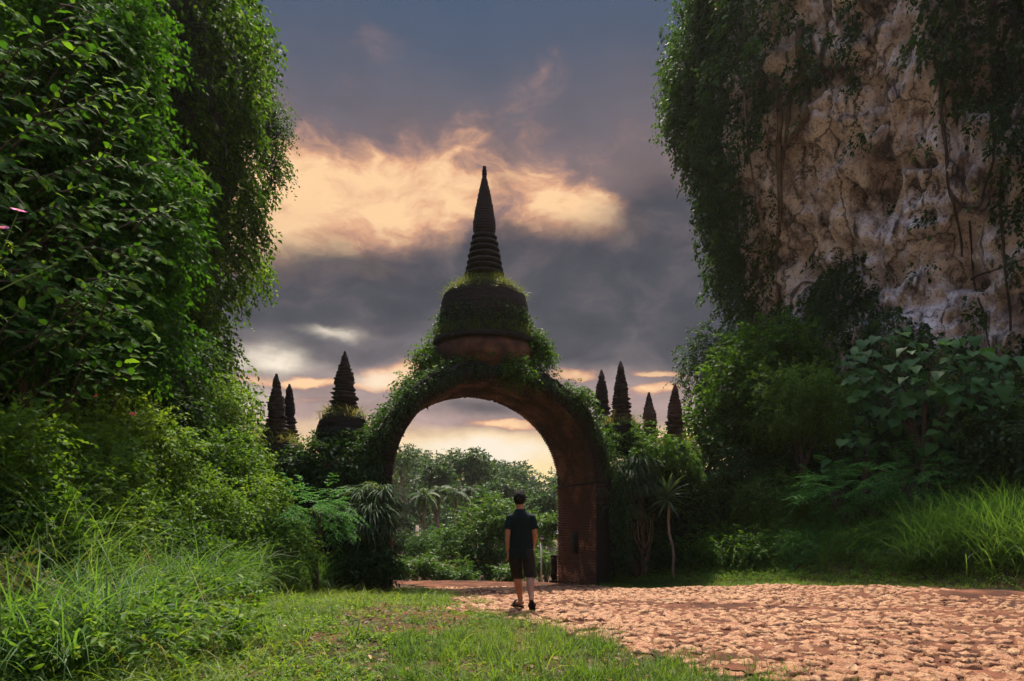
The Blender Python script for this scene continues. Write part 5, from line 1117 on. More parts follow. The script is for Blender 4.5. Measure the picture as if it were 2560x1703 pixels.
link('ground_cover', mesh_np('ground_cover', V, F, M['leaf_shrub'], tints(len(F), 2, 0, .9)), None, 'broad-leaved weeds mixed into the tall grass on the left', 'weeds', kind='stuff')
dq = tuft[rng.integers(0, len(tuft), 5200)]+rng.normal(0, .07, (5200, 2))
grass_patch('dry_grass', 'dry straw-coloured blades lying through the left lawn', dq, .14, .008, 'grass_dry', 2, (.1, 1.2), (.2, 1.6), (.3, 1))
tf = scatter(130, -9.5, -5.0, 7.6, 12.5, lambda x, y: (1280+FPX*x/y < 420) & (x < xbank(y)-.2), 1.0); wgt = rng.integers(0, 130, 2000)
grass_patch('tall_grass', 'tall grass rising out of the shrubs high on the left bank', tf[wgt]+rng.normal(0, .15, (2000, 2)), 1.45, .02, 'grass_tall', 6, (1.1, 1.54), (.6, 2.3), (.2, 1), zoff=.55)
def edge_ok(x, y):
    i_ = inside(road_poly, x, y); o_ = ~(inside(road_poly, x-.55, y) & inside(road_poly, x-.3, y-.45) & inside(road_poly, x, y-.5)); return i_ & o_ & (y < 17.5) & (x < 4) & (vnoise(np.column_stack([x*2.3, y*2.3, x*0]), 59) > .05)
tf = scatter(170, -4, 4, 4.8, 17.5, edge_ok, 1.1); wgt = rng.integers(0, 170, 3400)
grass_patch('edge_grass', 'small grass tufts breaking up the left edge of the stones', tf[wgt]+rng.normal(0, .05, (3400, 2)), .14, .008, 'grass', 3, (.6, 1.5), (.3, 1.6), (0, .8))
# ---- flowers at the left
def flower_mesh(col, r, seed):
    V, F = inst(np.array([[.12, 0, 0], [.55, -.28, .10], [1, -.12, .02], [1, .12, .02], [.55, .28, .10]]), np.array([[0, 1, 2, 3, 4]]), np.zeros((8, 3)), np.column_stack([np.cos(np.arange(8)*math.pi/4), np.sin(np.arange(8)*math.pi/4), .15+0*np.arange(8)]), np.tile([0, 0, 1.0], (8, 1)), np.full(8, r))
    return V, F
M['petal_pink'] = plain_mat('petal_pink', (.55, .02, .22), .5); M['petal_red'] = plain_mat('petal_red', (.5, .015, .03), .5); M['pollen'] = plain_mat('pollen', (.7, .35, .03), .8); M['stem_green'] = plain_mat('stem_green', (.12, .22, .04), .6); M['seedhead'] = plain_mat('seedhead', (.45, .17, .05), .8)
def flower(label, px, py, d, r, mat, face, stem, group=None):
    top = P(px, py, d); base = P(*stem, d); base[2] = max(base[2], g1(base[0], base[1])) if len(stem) == 2 else base[2]
    gz = np.array([base[0], d+.1, g1(base[0], d+.1)]); o = thing('cosmos_flower', label, 'flower', gz, group); b = gz
    path = np.array([gz, (gz+base)/2, base, (base+top)/2+[0, 0, .02], top]); t = np.linspace(0, 4, 14); path = np.column_stack([np.interp(t, np.arange(5), path[:, c]) for c in range(3)])
    V, F = tube(path, np.linspace(.0055, .003, 14), 6); link('stem', mesh_np('stem', V-b, F, M['stem_green'], smooth=True), o)
    V, F = flower_mesh(0, r, 1); f = Vector(face).normalized().to_track_quat('Z', 'Y').to_matrix(); V = V @ np.array(f).T+top-b; link('petals', mesh_np('petals', V, F, M[mat]), o)
    u = np.linspace(0, math.pi/2, 4); V, F = lathe([(r*.28*math.cos(a), r*.22*math.sin(a)) for a in u[:-1]]+[(.0005, r*.22)], 10); V = V @ np.array(f).T+top-b+np.array(f)[:, 2]*r*.05; link('flower_centre', mesh_np('flower_centre', V, F, M['pollen'], smooth=True), o)
    lv = path[4:12:2]; O2 = np.repeat(lv, 2, 0); D2 = rng.normal(0, 1, (len(O2), 3))*[1, 1, .3]; V, F = sprays(O2, D2, .10, 6, .04, .2, LEAF4, 40, .3, wid=.35); link('leaves', mesh_np('leaves', V-b, F, M['leaf_shrub'], tints(len(F), 1, .5, 1)), o)
flower('pink flower on a tall stem at the left edge, upper of the two', 46, 528, 5.2, .055, 'petal_pink', (.3, -.35, .9), (-20, 700))
flower('pink flower cut by the left picture edge, just below the first', 4, 572, 5.1, .055, 'petal_pink', (.1, -.5, .8), (-40, 720))
for k, (fx_, fy_, lb) in enumerate(((36, 980, 'red flower in the grass at the left picture edge'), (125, 1003, 'red flower right of the one at the left picture edge'), (240, 990, 'red flower highest of those right in the tall grass'), (332, 1035, 'red flower rightmost in the tall grass on the left'), (170, 1088, 'lowest red flower in the tall grass on the left'))):
    flower(lb, fx_, fy_, 10.4, .045, 'petal_red', (rng.normal(0, .4), -.6, .6), (fx_-rng.uniform(-40, 60), fy_+150), 'red flowers in the tall grass on the left')
o = thing('budding_stem', 'long green flower stem with a bud slanting in from the left edge', 'plant', np.array([-4.6, 5.0, g1(-4.6, 5.0)])); b = np.array(o.location)
pth = np.array([b, P(-120, 900, 5), P(-40, 745, 5), P(40, 705, 5), P(130, 665, 5)]); t = np.linspace(0, 4, 18); pth = np.column_stack([np.interp(t, np.arange(5), pth[:, c]) for c in range(3)])
V, F = tube(pth, np.linspace(.007, .0035, 18), 6); link('stem', mesh_np('stem', V-b, F, M['stem_green'], smooth=True), o)
V, F = tube(np.array([pth[-1], pth[-1]+[.012, 0, .008], pth[-1]+[.03, 0, .018], pth[-1]+[.045, 0, .024]]), [.004, .010, .008, .001], 7); link('bud', mesh_np('bud', V-b, F, M['stem_green'], smooth=True), o)
for (sx_, sy_, lb) in ((368, 1395, 'orange foxtail seed head on the left bank, taller of two'), (358, 1425, 'orange foxtail seed head on the left bank, shorter of two')):
    o = thing('foxtail', lb, 'grass', gbase(sx_, 9.3), 'foxtail seed heads on the left bank'); b = np.array(o.location); p0 = P(sx_-8, sy_-20, 9.3); p1 = P(sx_+4, sy_+32, 9.3)
    V, F = tube(np.array([b, p1]), .003, 5); link('stem', mesh_np('stem', V-b, F, M['stem_green']), o)
    t = np.linspace(0, 1, 9); pt = p1+(p0-p1)*t[:, None]+np.array([1, 0, 0])*(.04*np.sin(t*math.pi))[:, None]; V, F = tube(pt, .010*np.sin(np.clip(t*math.pi, .25, 2.9))+.003, 8); link('seed_head', mesh_np('seed_head', V-b, F, M['seedhead'], smooth=True), o)
o = thing('dead_leaf_pile', 'crumpled heap of dry brown leaves at the edge of the left lawn', 'dead leaves', np.append(unproj(590, 1515), 0)); o.location.z = g1(o.location.x, o.location.y); b = np.array(o.location)
for k in range(9):
    V, F, _ = OV[k]; ob = link('dry_leaf', mesh_np('dry_leaf', V*np.array([1, 1.4, 2.5]), F, M['dead_leaf'], np.full(len(F), rng.uniform(.2, .7)), smooth=True), o); set_frame(ob, np.array([rng.uniform(-.35, .3), rng.uniform(-.12, .12), rng.uniform(.03, .2)]), rng.normal(0, 1, 3)*[1, .6, .3], (rng.normal(0, .5), rng.normal(0, .5), 1), rng.uniform(.18, .32))

# ---- fallen leaves
DL = []
for s in range(8):
    V, F, _ = oval(100+s); V = V*np.array([1, 1.1, 1]); V[:, 2] = .25*np.abs(V[:, 1])*rng.uniform(.5, 3)+.12*np.sin(V[:, 0]*3+s); DL.append(mesh_np('fallen_leaf', V, F, M['dead_leaf'], np.full(len(F), [.15, .3, .5, .65, .8, .95, .4, .1][s]), smooth=True))
spots = [(1440, 1680, .22, 4), (1405, 1660, .17, 3), (1245, 1630, .2, 4), (1480, 1690, .2, 0), (1330, 1690, .2, 1), (1180, 1655, .13, 5), (1100, 1665, .12, 4), (1010, 1690, .12, 3), (1190, 1700, .15, 0), (1290, 1640, .12, 5), (1360, 1660, .12, 2), (960, 1650, .1, 2), (1060, 1620, .12, 0), (1120, 1630, .14, 7)]
for (x, y, s, k) in spots:
    q = unproj(x, y); ob = link('fallen_leaf', DL[k], None, 'dry fallen leaf lying in the foreground grass', 'leaf', 'dry leaves in the foreground grass'); set_frame(ob, np.array([q[0], q[1], g1(q[0], q[1])+.05]), (rng.normal(), rng.normal()*.7, .25), (rng.normal(0, .4), -.5, 1), s*.6)
for (x, y, s, k) in ((2130, 1695, .16, 4), (2100, 1690, .12, 3), (2390, 1595, .12, 5), (1985, 1610, .11, 3), (2215, 1625, .14, 4), (2160, 1645, .1, 5), (2040, 1660, .09, 0), (2280, 1575, .08, 7), (1960, 1578, .07, 7), (1700, 1655, .1, 1), (1760, 1640, .1, 0), (2080, 1600, .08, 1), (2420, 1660, .1, 0)):
    q = unproj(x, y); ob = link('fallen_leaf', DL[k], None, 'dry fallen leaf lying on the stones of the road', 'leaf', 'dry leaves on the road'); set_frame(ob, np.array([q[0], q[1], g1(q[0], q[1])+.065]), (rng.normal(), rng.normal()*.7, .1), (rng.normal(0, .3), -.3, 1), s*.75)
lt = scatter(3000, -4, 2.2, 4.6, 11, lambda x, y: ~inside(road_poly, x, y) & (x > xbank(y)), 1.4); B = np.column_stack([lt, G(lt[:, 0], lt[:, 1])+.02])
V, F = inst(LEAF6[0], LEAF6[1], B, rng.normal(0, 1, (len(B), 3))*[1, 1, .2], rng.normal(0, .4, (len(B), 3))+[0, 0, 1], rng.uniform(.03, .09, len(B))); link('leaf_litter', mesh_np('leaf_litter', V, F, M['dead_leaf'], tints(len(F), 2)), None, 'scraps of dead leaf litter under the foreground grass', 'leaf litter', kind='stuff')
# ================================================================== beyond the arch
def far_tree(label, px, d, ytop, rpx, n, mat='leaf_far', leaf=.35, name='far_tree', trunk=.18, ybot=None, sq=1.0, group='trees beyond the arch', bark='bark', hi=1., lo=0., spread=1.0):
    b = gbase(px, d); s = FPX/d; cl = []
    for k in range(9): 
        a = rng.uniform(0, 2*math.pi); rr = rng.random()**.5*rpx*.62*spread; cl.append(K(px+rr*math.cos(a), ytop+rpx*sq*.95+rr*sq*math.sin(a)*.9, rpx*.42, d, .8, rng.uniform(-1, 1)*rpx/s*.6))
    return plant(name, label, 'tree', b, cl, n, 6, leaf, leaf*2.2, mat, trunk, bark, .25, group=group, hi=hi, lo=lo, down=.2, split=.5)
# the wood on the hillside reads as one mass
n = 130; hx = rng.uniform(-42, 30, n); hy = rng.uniform(92, 165, n); parts = []; tn = []
for x, y in zip(hx, hy):
    pxq = 1280+FPX*x/y
    if not 850 < pxq < 1500: continue
    z = g1(x, y); h = rng.uniform(5, 8.5); cl = [(np.array([x+rng.normal(0, 1.3), y+rng.normal(0, 1.3), z+h*rng.uniform(.35, .9)]), np.full(3, rng.uniform(1.3, 2.2))) for _ in range(5)]
    V, F, t_ = crown(cl, 100, 6, .64, 1.2, .2); parts.append((V, F)); tn.append(np.clip(t_*.8+rng.uniform(-.15, .2), 0, 1)); parts.append(tube(np.array([[x, y, z-.3], [x+.2, y, z+h*.7]]), [.22, .1], 5, False)); tn.append(np.full(5, .0))
V, F = cat(parts); link('forest', mesh_np('forest', V, F[0], M['leaf_far'], np.concatenate(tn)), None, 'hazy wooded hillside seen through the arch', 'forest', kind='stuff')
far_tree('tall thin-crowned tree on the skyline nearest the left pier', 1010, 80, 1108, 48, 260, leaf=.32, sq=.8, bark='bark_pale', spread=1.3)
far_tree('broad dark tree on the skyline right of the thin-crowned one', 1165, 88, 1130, 62, 620, leaf=.4, sq=.6, spread=1.2)
far_tree('round tree on the skyline left of the broad dark one', 1090, 84, 1142, 45, 420, leaf=.4)
far_tree('pale bare-branched tree on the skyline behind the man', 1275, 96, 1163, 30, 110, leaf=.35, bark='bark_pale', sq=.7)
far_tree('dark tree on the skyline at the right end of the view through the arch', 1250, 84, 1180, 45, 420, leaf=.4)
far_tree('rounded tree low on the hillside above the man', 1300, 70, 1235, 48, 480, leaf=.32)
far_tree('tree on the hillside beside the right pier', 1365, 66, 1215, 45, 420, leaf=.32)
far_tree('dark tree behind the palms', 1215, 62, 1215, 40, 420, leaf=.3, mat='leaf_fartree', hi=.6)
far_tree('leafy tree between the palms and the right pier', 1350, 48, 1270, 50, 620, leaf=.22, mat='leaf_fartree', hi=.7)
# coconut palms
def palm(label, px, d, ycrown, rpx):
    s = FPX/d; b = gbase(px, d); o = thing('coconut_palm', label, 'palm', b, 'coconut palms beyond the arch'); c = P(px+3, ycrown, d); L = rpx/s
    V, F = limb(b-[0, 0, .3], c, .17, .11, 10, .0, .03); link('trunk', mesh_np('trunk', V-b, F, M['bark_pale'], smooth=True), o)
    for k in range(17):
        az_ = k*2.4+rng.normal(0, .2); e0 = rng.uniform(-.5, 1.2); t = np.linspace(0, 1, 16); ang = e0-(1.3+.4*rng.random())*t; dl = L*1.15/15
        hor = np.concatenate([[0], np.cumsum(np.cos(ang[:-1]))])*dl; ver = np.concatenate([[0], np.cumsum(np.sin(ang[:-1]))])*dl
        rib = c+np.column_stack([hor*math.cos(az_), hor*math.sin(az_), ver]); T = nrm(np.gradient(rib, axis=0)); sd_ = np.array([-math.sin(az_), math.cos(az_), 0]); pts = np.repeat(rib[2:], 2, 0); Tq = np.repeat(T[2:], 2, 0); sg = np.tile([1, -1], 14)[:, None]
        D = Tq*.6+sd_*sg+np.array([0, 0, -.55]); V1 = inst(LEAF4[0], LEAF4[1], pts, D, np.tile([0, 0, 1.0], (28, 1)), np.stack([np.full(28, L*.33), np.full(28, L*.17), np.full(28, .1)], -1)); V2 = tube(rib, np.linspace(.04, .01, 16), 4, False)
        V, F = cat([V1, V2]); link('frond', mesh_np('frond', V-b, F, M['leaf_far'], np.full(sum(map(len, F)), rng.uniform(.3, 1))), o)
palm('coconut palm standing clear at the left beyond the arch', 1057, 52, 1240, 38)
palm('coconut palm second from the left beyond the arch', 1093, 60, 1226, 34)
palm('coconut palm in the middle of the view beyond the arch', 1135, 58, 1234, 38)
palm('coconut palm half hidden at the right of the palm group', 1172, 64, 1224, 32)
# the big layered tree behind the man
b = gbase(1222, 30); cl = [K(x, y, r, 30+dz, .42) for (x, y, r, dz) in ((1228, 1268, 46, 0), (1180, 1290, 40, .5), (1275, 1290, 44, .4), (1150, 1330, 40, 0), (1210, 1320, 50, -.6), (1290, 1330, 45, -.3), (1140, 1375, 36, -.3), (1190, 1370, 50, -.8), (1260, 1370, 55, -.8), (1315, 1370, 35, 0), (1160, 1415, 36, -.5), (1220, 1415, 50, -.9), (1290, 1415, 45, -.6), (1130, 1345, 24, 0), (1245, 1300, 40, -.7))]
plant('layered_tree', 'bushy tree with layered branches just beyond the arch behind the man', 'tree', b, cl, 2300, 8, .12, .42, 'leaf_fartree', .14, droop=.22, down=.15, hi=.95, split=.35)
def far_bush(label, px, py, r, d, n, mat='leaf_fartree', leaf=.10, hi=1., lo=0.):
    cl = [K(px+rng.normal(0, r*.5), py+rng.normal(0, r*.3), r*.5, d, .8, rng.normal(0, .3)) for _ in range(6)]; plant('bush', label, 'bush', gbase(px, d), cl, n, 7, leaf, .35, mat, .03, group='bushes beyond the arch', stems=2, hi=hi, lo=lo, down=.1)
far_bush('bright green bush beside the left pier beyond the arch', 1005, 1425, 34, 25.5, 420, lo=.2)
far_bush('bright green bush second from the left pier beyond the arch', 1065, 1415, 36, 26, 420, lo=.15)
far_bush('bush left of the strip of bare earth beyond the arch', 1110, 1430, 28, 26, 320)
far_bush('dark thicket below the utility pole', 1040, 1360, 44, 34, 520, hi=.7)
far_bush('thicket between the utility pole and the layered tree', 1110, 1350, 40, 36, 460, hi=.7)
far_bush('thicket at the foot of the palms', 1085, 1350, 36, 44, 400, 'leaf_far', .16)
far_bush('low bush under the layered tree', 1175, 1440, 24, 26, 260, hi=.8)
far_bush('bright bush by the lamp post', 1365, 1400, 40, 27, 480, lo=.2)
far_bush('tall bright sapling left of the right pier', 1372, 1310, 32, 29, 420, lo=.35)
far_bush('bush behind the lamp post', 1340, 1350, 36, 33, 420, hi=.8)
far_bush('bush at the man\'s left beyond the road', 1270, 1440, 24, 25.5, 240)
far_bush('thicket behind the bushes by the left pier', 1000, 1352, 34, 38, 380, 'leaf_far', .15)
# strip of bare earth descending beyond the road
bx = gbase(1128, 27.5); boulder('earth_bank', 'small bank of bare orange earth below the layered tree', P(1125, 1448, 27.0), (.5, .5, .55), 8, M['soil'])
bpy.context.scene.objects['earth_bank']['category'] = 'earth bank'
# utility pole
b = gbase(1043, 44); o = thing('utility_pole', 'pale concrete utility pole with crossarms seen through the arch', 'pole', b); s = FPX/44; M['concrete'] = rough_mat('concrete', [(.3, .22, .17), (.42, .32, .26), (.5, .4, .33)], 4, 5, .9, .2)
V, F = tube(np.array([b-[0, 0, .5], P(1043, 1313, 44)]), [.13, .09], 8); link('shaft', mesh_np('shaft', V-b, F, M['concrete'], smooth=True), o)
for (yy, wd) in ((1330, 19), (1345, 9)):
    V, F = box(P(1043, yy, 43.85), (wd/s, .10, .09)); link('crossarm', mesh_np('crossarm', V-b, F, M['concrete']), o)
for k in (-7, 7):
    V, F = lathe([(.05, 0), (.07, .05), (.04, .1), (.055, .14), (.02, .18)], 8); link('insulator', mesh_np('insulator', V+P(1043+k, 1328.5, 43.85)-b, F, plain_mat('porcelain', (.4, .38, .36), .3)), o)
V, F = box(P(1048, 1358, 43.7), (.28, .25, .45)); link('transformer_box', mesh_np('transformer_box', V-b, F, M['grey_rock']), o)
# lamp post
b = gbase(1353, 25.0); o = thing('lamp_post', 'slim white post with a square solar lamp beyond the arch', 'lamp post', b); s = FPX/25; M['white_metal'] = plain_mat('white_metal', (.55, .53, .5), .45); M['black_metal'] = plain_mat('black_metal', (.02, .02, .022), .4)
V, F = tube(np.array([b-[0, 0, .2], P(1353, 1351, 25)]), .028, 8); link('post', mesh_np('post', V-b, F, M['white_metal'], smooth=True), o)
V, F = box(P(1355, 1347, 25), (11.5/s, .12, 10/s)); link('lamp_housing', mesh_np('lamp_housing', V-b, F, M['black_metal']), o)
V, F = box(P(1355, 1346.5, 24.92), (8.5/s, .02, 5.5/s)); link('lamp_glass', mesh_np('lamp_glass', V-b, F, plain_mat('lamp_glass', (.7, .72, .75), .15, .6)), o)
V, F = box(P(1355, 1340, 25), (9/s, .22, 1.2/s)); link('solar_panel', mesh_np('solar_panel', V-b, F, M['black_metal']), o)
# corrugated roof among the trees, in slices
b = gbase(1385, 44); o = thing('shed', 'small shed with a pale blue-grey metal roof glimpsed beside the right pier', 'shed', b)
M['tin'] = plain_mat('tin', (.22, .25, .32), .7, .3, .0); u = np.linspace(-1.6, 1.6, 60); zz = .035*np.sin(u*40)
for sg in (-1, 1):
    V = np.concatenate([np.column_stack([u, np.full(60, 0.0), zz+1.0]), np.column_stack([u, np.full(60, sg*1.7), zz+.3])])+P(1385, 1325, 44)-b-[0, 0, .5]; i = np.arange(59); link('roof', mesh_np('roof', V, np.stack([i, i+1, i+61, i+60], -1), M['tin'], smooth=True), o)
V, F = box(P(1385, 1360, 44)-b-[0, 0, .8], (2.9, 2.9, 2.2)); link('wall', mesh_np('wall', V, F, M['concrete']), o)
# ruined brick stub beside the far side of the right pier
o = thing('brick_stub', 'broken stump of mossy brickwork behind the right pier', 'ruin', A(2.93, 1.75, -.75)); b = np.array(o.location)
z = 0.0; row = 0
while z < .85:
    for k in range(3):
        V, F = box((0, 0, 0), (.16, .24, .10), .016); link('brick', mesh_np('brick', V, F, M['brick_old']), o, loc=(float(-.15+k*.155+.04*(row % 2)+rng.normal(0, .02)), float(rng.normal(0, .02)), z+.05))
    z += .104; row += 1

# ================================================================== the person
def to_skin(parts, voxel, smooth_it, name, mat):
    V, F = cat(parts); me = mesh_np(name+'_raw', V, F); ob = bpy.data.objects.new(name+'_raw', me); COL.objects.link(ob)
    r = ob.modifiers.new('r', 'REMESH'); r.mode = 'VOXEL'; r.voxel_size = voxel; r.use_smooth_shade = True
    s_ = ob.modifiers.new('s', 'SMOOTH'); s_.iterations = smooth_it; s_.factor = .5
    dg = bpy.context.evaluated_depsgraph_get(); me2 = bpy.data.meshes.new_from_object(ob.evaluated_get(dg)); me2.name = name
    bpy.data.objects.remove(ob); me2.materials.clear(); me2.materials.append(mat)
    me2.polygons.foreach_set('use_smooth', np.ones(len(me2.polygons), bool)); return me2
def loft(rings, n=24):
    """rings of (x, y, z, rx, ry): closed body of horizontal ellipses"""
    t = np.arange(n)/n*2*math.pi; V = []
    for x, y, z, a, b_ in rings: V.append(np.column_stack([x+a*np.cos(t), y+b_*np.sin(t), np.full(n, z)]))
    m = len(rings); V = np.vstack(V+[[[rings[0][0], rings[0][1], rings[0][2]]], [[rings[-1][0], rings[-1][1], rings[-1][2]]]])
    i = np.arange(m-1)[:, None]*n; j = np.arange(n)[None]; k = (j+1) % n; F = np.stack([i+j, i+k, i+n+k, i+n+j], -1).reshape(-1, 4); jj = np.arange(n); kk = (jj+1) % n
    return V, [F, np.vstack([np.stack([np.full(n, m*n), kk, jj], -1), np.stack([np.full(n, m*n+1), (m-1)*n+jj, (m-1)*n+kk], -1)])]
def dense(pts, rad, k=5):
    pts = np.array(pts, float); t = np.linspace(0, len(pts)-1, (len(pts)-1)*k+1); a = np.arange(len(pts))
    return np.column_stack([np.interp(t, a, pts[:, c]) for c in range(3)]), np.interp(t, a, rad)
def ellip(c, r, n=14):
    u = np.linspace(.02, math.pi-.02, n); V, F = lathe([(math.sin(a), -math.cos(a)) for a in u], n+4); return V*np.asarray(r)+np.asarray(c), F
M['skin'] = rough_mat('skin', [(.30, .145, .095), (.36, .18, .12), (.42, .22, .15)], 8, 4, .65, .08, 60, .15)
M['hair'] = rough_mat('hair', [(.006, .005, .005), (.014, .012, .011), (.024, .02, .018)], 60, 4, .85, .9, 90, .15, bdist=.02)
M['shirt'] = rough_mat('shirt', [(.0015, .008, .0078), (.002, .0105, .010), (.003, .014, .013)], 9, 5, .85, .3, 25, .2, bdist=.015)
M['shorts'] = rough_mat('shorts', [(.010, .010, .012), (.016, .016, .018), (.024, .024, .026)], 9, 5, .85, .3, 25, .2, bdist=.015)
M['rubber'] = plain_mat('rubber', (.012, .012, .013), .55)
pd = 10.04; pb = np.array([(1302-1280)/FPX*pd, pd, g1((1302-1280)/FPX*pd, pd)+.035])
per = thing('person', 'man in a dark green t-shirt, black shorts and sandals walking away toward the arch', 'person', pb)
# joints: x right, y away from the camera, z up
hipL, hipR = (-.085, .01, .88), (.095, -.01, .88)
kneeL, kneeR = (-.055, .21, .475), (.135, .03, .465)
ankL, ankR = (.0, .29, .085), (.150, -.24, .165)
body = []
body.append(loft([(0, 0, .80, .15, .105), (0, 0, .90, .165, .115), (0, 0, 1.0, .15, .105), (0, .005, 1.12, .152, .105), (0, .005, 1.24, .165, .11), (0, 0, 1.32, .16, .102), (0, 0, 1.37, .145, .085), (-.01, 0, 1.42, .085, .065)]))
body.append(tube(*dense([(-.01, 0, 1.40), (-.012, .012, 1.47), (-.014, .02, 1.54)], [.068, .060, .058]), 16))
hx_, hy_, hz_ = -.014, .025, 1.605; hyaw = R(-14); ch, sh = math.cos(hyaw), math.sin(hyaw)
def HD(x, y, z): return (hx_+x*ch-y*sh, hy_+x*sh+y*ch, hz_+z)
def hell(c, r): 
    V, F = ellip((0, 0, 0), r); V = V+np.asarray(c); return np.column_stack([hx_+V[:, 0]*ch-V[:, 1]*sh, hy_+V[:, 0]*sh+V[:, 1]*ch, hz_+V[:, 2]]), F
body += [hell((0, -.005, .02), (.076, .095, .088)), hell((0, .03, -.045), (.058, .062, .062)), hell((0, .088, -.012), (.013, .022, .022)), hell((.078, -.008, -.005), (.012, .022, .032)), hell((-.078, -.008, -.005), (.012, .022, .032)), hell((0, .082, -.058), (.024, .012, .008)), hell((0, .075, .025), (.05, .018, .012))]
for sg, hp, kn, an in ((-1, hipL, kneeL, ankL), (1, hipR, kneeR, ankR)):
    mid = (np.array(kn)*.62+np.array(an)*.38)+[0, -.022, 0]
    body.append(tube(*dense([hp, (np.array(hp)*.5+np.array(kn)*.5)+[0, .012, 0], kn, mid, np.array(kn)*.3+np.array(an)*.7, an], [.092, .078, .058, .060, .044, .036]), 16))
# feet: left planted and turned out, right with the heel lifted
fl = np.array(ankL); fdir = nrm(np.array([-.62, .78, 0])); fr = np.array(ankR); rdir = nrm(np.array([.10, .74, -.67]))
body.append(tube(*dense([fl-fdir*.055+[0, 0, -.035], fl+[0, 0, -.03], fl+fdir*.08+[0, 0, -.045], fl+fdir*.15+[0, 0, -.06], fl+fdir*.195+[0, 0, -.066]], [.028, .037, .036, .032, .016]), 12))
body.append(tube(*dense([fr-rdir*.055+[0, -.01, -.02], fr+[0, 0, -.02], fr+rdir*.08+[0, 0, -.02], fr+rdir*.14+[0, .01, -.008], fr+rdir*.18+[0, .02, .012]], [.028, .037, .036, .032, .017]), 12))
# arms
shL, shR = (-.152, 0, 1.338), (.156, 0, 1.338)
elL, elR = (-.188, -.035, 1.10), (.200, -.01, 1.10); wrL, wrR = (-.186, .035, .845), (.188, .17, .90)
body.append(tube(*dense([shL, (-.178, -.015, 1.24), elL, (-.193, -.01, 1.02), wrL], [.056, .050, .040, .041, .027]), 14))
body.append(tube(*dense([shR, (.184, 0, 1.24), elR, (.203, .05, 1.03), wrR], [.056, .050, .040, .041, .027]), 14))
def hand(w, dirv, palm_side, sg):
    w = np.array(w); d = nrm(np.array(dirv, float)); fwd = nrm(np.array(palm_side, float)-d*np.dot(palm_side, d)); nrm_ = np.cross(d, fwd)*sg
    # d down the hand, fwd towards the thumb side, nrm_ out of the back of the hand
    out = []
    for k in (-1.2, -.4, .4, 1.2): out.append(tube(*dense([w+fwd*k*.008, w+d*.05+fwd*k*.017, w+d*.09+fwd*k*.018], [.016, .0165, .0145], 3), 8))
    for k, L in ((-1.5, .058), (-.5, .072), (.5, .076), (1.5, .066)):
        b0 = w+d*.085+fwd*k*.0165; out.append(tube(*dense([b0, b0+d*L*.45-nrm_*.008, b0+d*L*.75-nrm_*.022, b0+d*L*.95-nrm_*.036], [.0105, .0098, .009, .0075], 3), 8))
    b0 = w+d*.03+fwd*.024; out.append(tube(*dense([b0, b0+d*.03+fwd*.018-nrm_*.008, b0+d*.058+fwd*.022-nrm_*.018, b0+d*.078+fwd*.016-nrm_*.024], [.015, .0125, .0105, .0085], 3), 8))
    return out
body += hand(wrL, (.03, .12, -1), (.15, 1, 0), 1); body += hand(wrR, (-.08, .45, -1), (-.2, 1, .3), -1)
link('body', to_skin(body, .0075, 3, 'body', M['skin']), per)
# shirt: torso, sleeves, loose hem
sh_parts = [loft([(0.012, .0, .745, .178, .125), (.012, 0, .80, .182, .13), (.006, .002, .92, .176, .128), (0, .004, 1.05, .172, .124), (0, .005, 1.18, .172, .124), (0, .003, 1.27, .178, .122), (0, 0, 1.33, .172, .112), (0, 0, 1.375, .148, .098), (-.004, 0, 1.415, .112, .086), (-.008, .004, 1.445, .084, .074), (-.01, .004, 1.466, .070, .066)], 28)]
for sx_, ex in ((shL, (-.186, -.022, 1.165)), (shR, (.194, 0, 1.17))):
    s0 = np.array(sx_); e0 = np.array(ex); sh_parts.append(tube(*dense([s0*[.75, 1, 1], s0, (s0+e0)/2+[math.copysign(.006, s0[0]), 0, 0], e0], [.060, .064, .066, .068]), 16))
me = to_skin(sh_parts, .0095, 3, 't_shirt', M['shirt']); co = np.zeros(len(me.vertices)*3, np.float32); me.vertices.foreach_get('co', co); co = co.reshape(-1, 3)
wv = fbm(co*np.array([9, 9, 5]), 3, 44); co[:, :2] += (nrm(co[:, :2])*(.010*wv*sstep(1.35, .85, co[:, 2]))[:, None]); me.vertices.foreach_set('co', co.ravel()); link('t_shirt', me, per)
st = []
for hp, kn, hem, sgn in ((hipL, kneeL, .425, -1), (hipR, kneeR, .465, 1)):
    h_, k_ = np.array(hp), np.array(kn); f = lambda z: h_+(k_-h_)*(h_[2]-z)/(h_[2]-k_[2])
    st.append(loft([(*f(z)[:2]+np.array([sgn*.004, -.005]), z, a, b_) for z, a, b_ in ((hem, .088, .092), (hem+.02, .090, .095), (.58, .094, .102), (.70, .100, .112), (.80, .095, .118), (.88, .088, .11))]))
st.append(loft([(0.004, 0, .76, .150, .118), (.004, 0, .84, .168, .124), (.002, 0, .94, .162, .118)])); me = to_skin(st, .0095, 3, 'shorts', M['shorts']); co = np.zeros(len(me.vertices)*3, np.float32); me.vertices.foreach_get('co', co); co = co.reshape(-1, 3); co += (.007*fbm(co*np.array([10, 10, 6]), 3, 47))[:, None]*np.array([1, 1, 0]); me.vertices.foreach_set('co', co.ravel()); link('shorts', me, per)
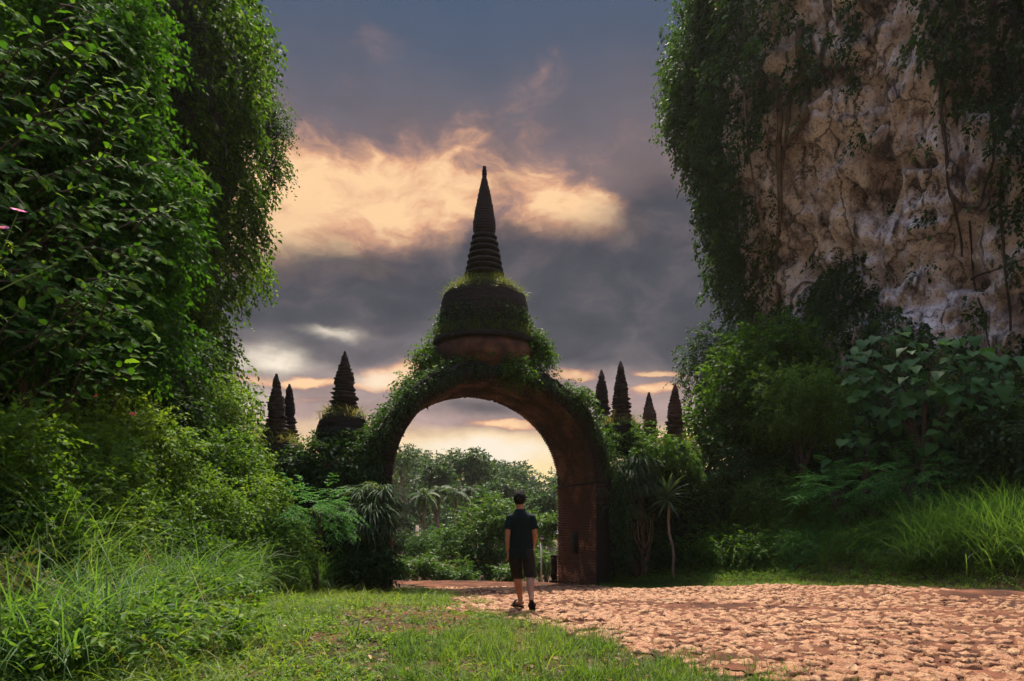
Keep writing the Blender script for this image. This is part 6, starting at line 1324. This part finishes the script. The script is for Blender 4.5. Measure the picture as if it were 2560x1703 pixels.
# hair: cropped cap over skull, longer on top
u = np.linspace(0, math.pi, 26); v = np.linspace(0, 2*math.pi, 40, endpoint=False); U, W = np.meshgrid(u, v, indexing='ij'); d = np.stack([np.sin(U)*np.cos(W), np.sin(U)*np.sin(W), np.cos(U)], -1).reshape(-1, 3)
rr = np.array([.084, .106, .104]); lift = .007+.008*np.clip(d[:, 2], 0, 1); V = d*(rr+lift[:, None]*(1+.8*vnoise(d*7, 3)[:, None]))+np.array([0, -.008, .018])
i = np.arange(25)[:, None]*40; j = np.arange(40)[None]; k = (j+1) % 40; F = np.stack([i+j, i+40+j, i+40+k, i+k], -1).reshape(-1, 4); fc = V[F].mean(1)
keepf = ~((fc[:, 1] > .045) & (fc[:, 2] < .055)) & ~((fc[:, 2] < -.075)) & ~((np.abs(fc[:, 0]) > .055) & (fc[:, 2] < -.03) & (fc[:, 1] > -.02)); F = F[keepf]
V = np.column_stack([hx_+V[:, 0]*ch-V[:, 1]*sh, hy_+V[:, 0]*sh+V[:, 1]*ch, hz_+V[:, 2]]); link('hair', mesh_np('hair', V, F, M['hair'], smooth=True), per)
for sg in (-1, 1):
    V, F = hell((sg*.031, .077, .004), (.011, .008, .008)); link('eye', mesh_np('eye', V, F, plain_mat('eye', (.06, .05, .045), .2, .5), smooth=True), per)
# sandals
for c0, dr, up in ((fl, fdir, np.array([0, 0, 1.0])), (fr, rdir, nrm(np.cross([1, 0, 0], rdir)))):
    sdv = nrm(np.cross(dr, up)); t = np.linspace(0, 2*math.pi, 22, endpoint=False); lx = .075+.15*np.cos(t); ly = .047*np.sin(t)*(1+.18*np.cos(t)); off = -.075 if up[2] > .99 else -.062
    top = c0+dr*lx[:, None]+sdv*ly[:, None]+up*off; bot = top-up*.024; V = np.vstack([top, bot]); i = np.arange(22); k = (i+1) % 22
    ob = link('sandal', mesh_np('sandal', V, [np.stack([i, i+22, k+22, k], -1), i[::-1][None], (i+22)[None]], M['rubber']), per)
    a = np.linspace(0, math.pi, 11); pts = c0+dr*.10+sdv*(.048*np.cos(a))[:, None]+up*(off+.012+.062*np.sin(a))[:, None]; V, F = tube(pts, .016, 6); link('strap', mesh_np('strap', V, F, M['rubber'], smooth=True), ob)

# ================================================================== air: a thin even haze over the whole place
V, F = box((0, 420, 11), (1500, 1000, 44)); m, t, out = newmat('haze'); pv = N(t, 'ShaderNodeVolumePrincipled'); pv.inputs['Density'].default_value = .00018; pv.inputs['Color'].default_value = (.95, .93, .9, 1); pv.inputs['Anisotropy'].default_value = .2
t.links.new(pv.outputs[0], out.inputs['Volume']); link('haze', mesh_np('haze', V, F, m), None, 'thin even haze in the air over the valley', 'haze', kind='stuff')
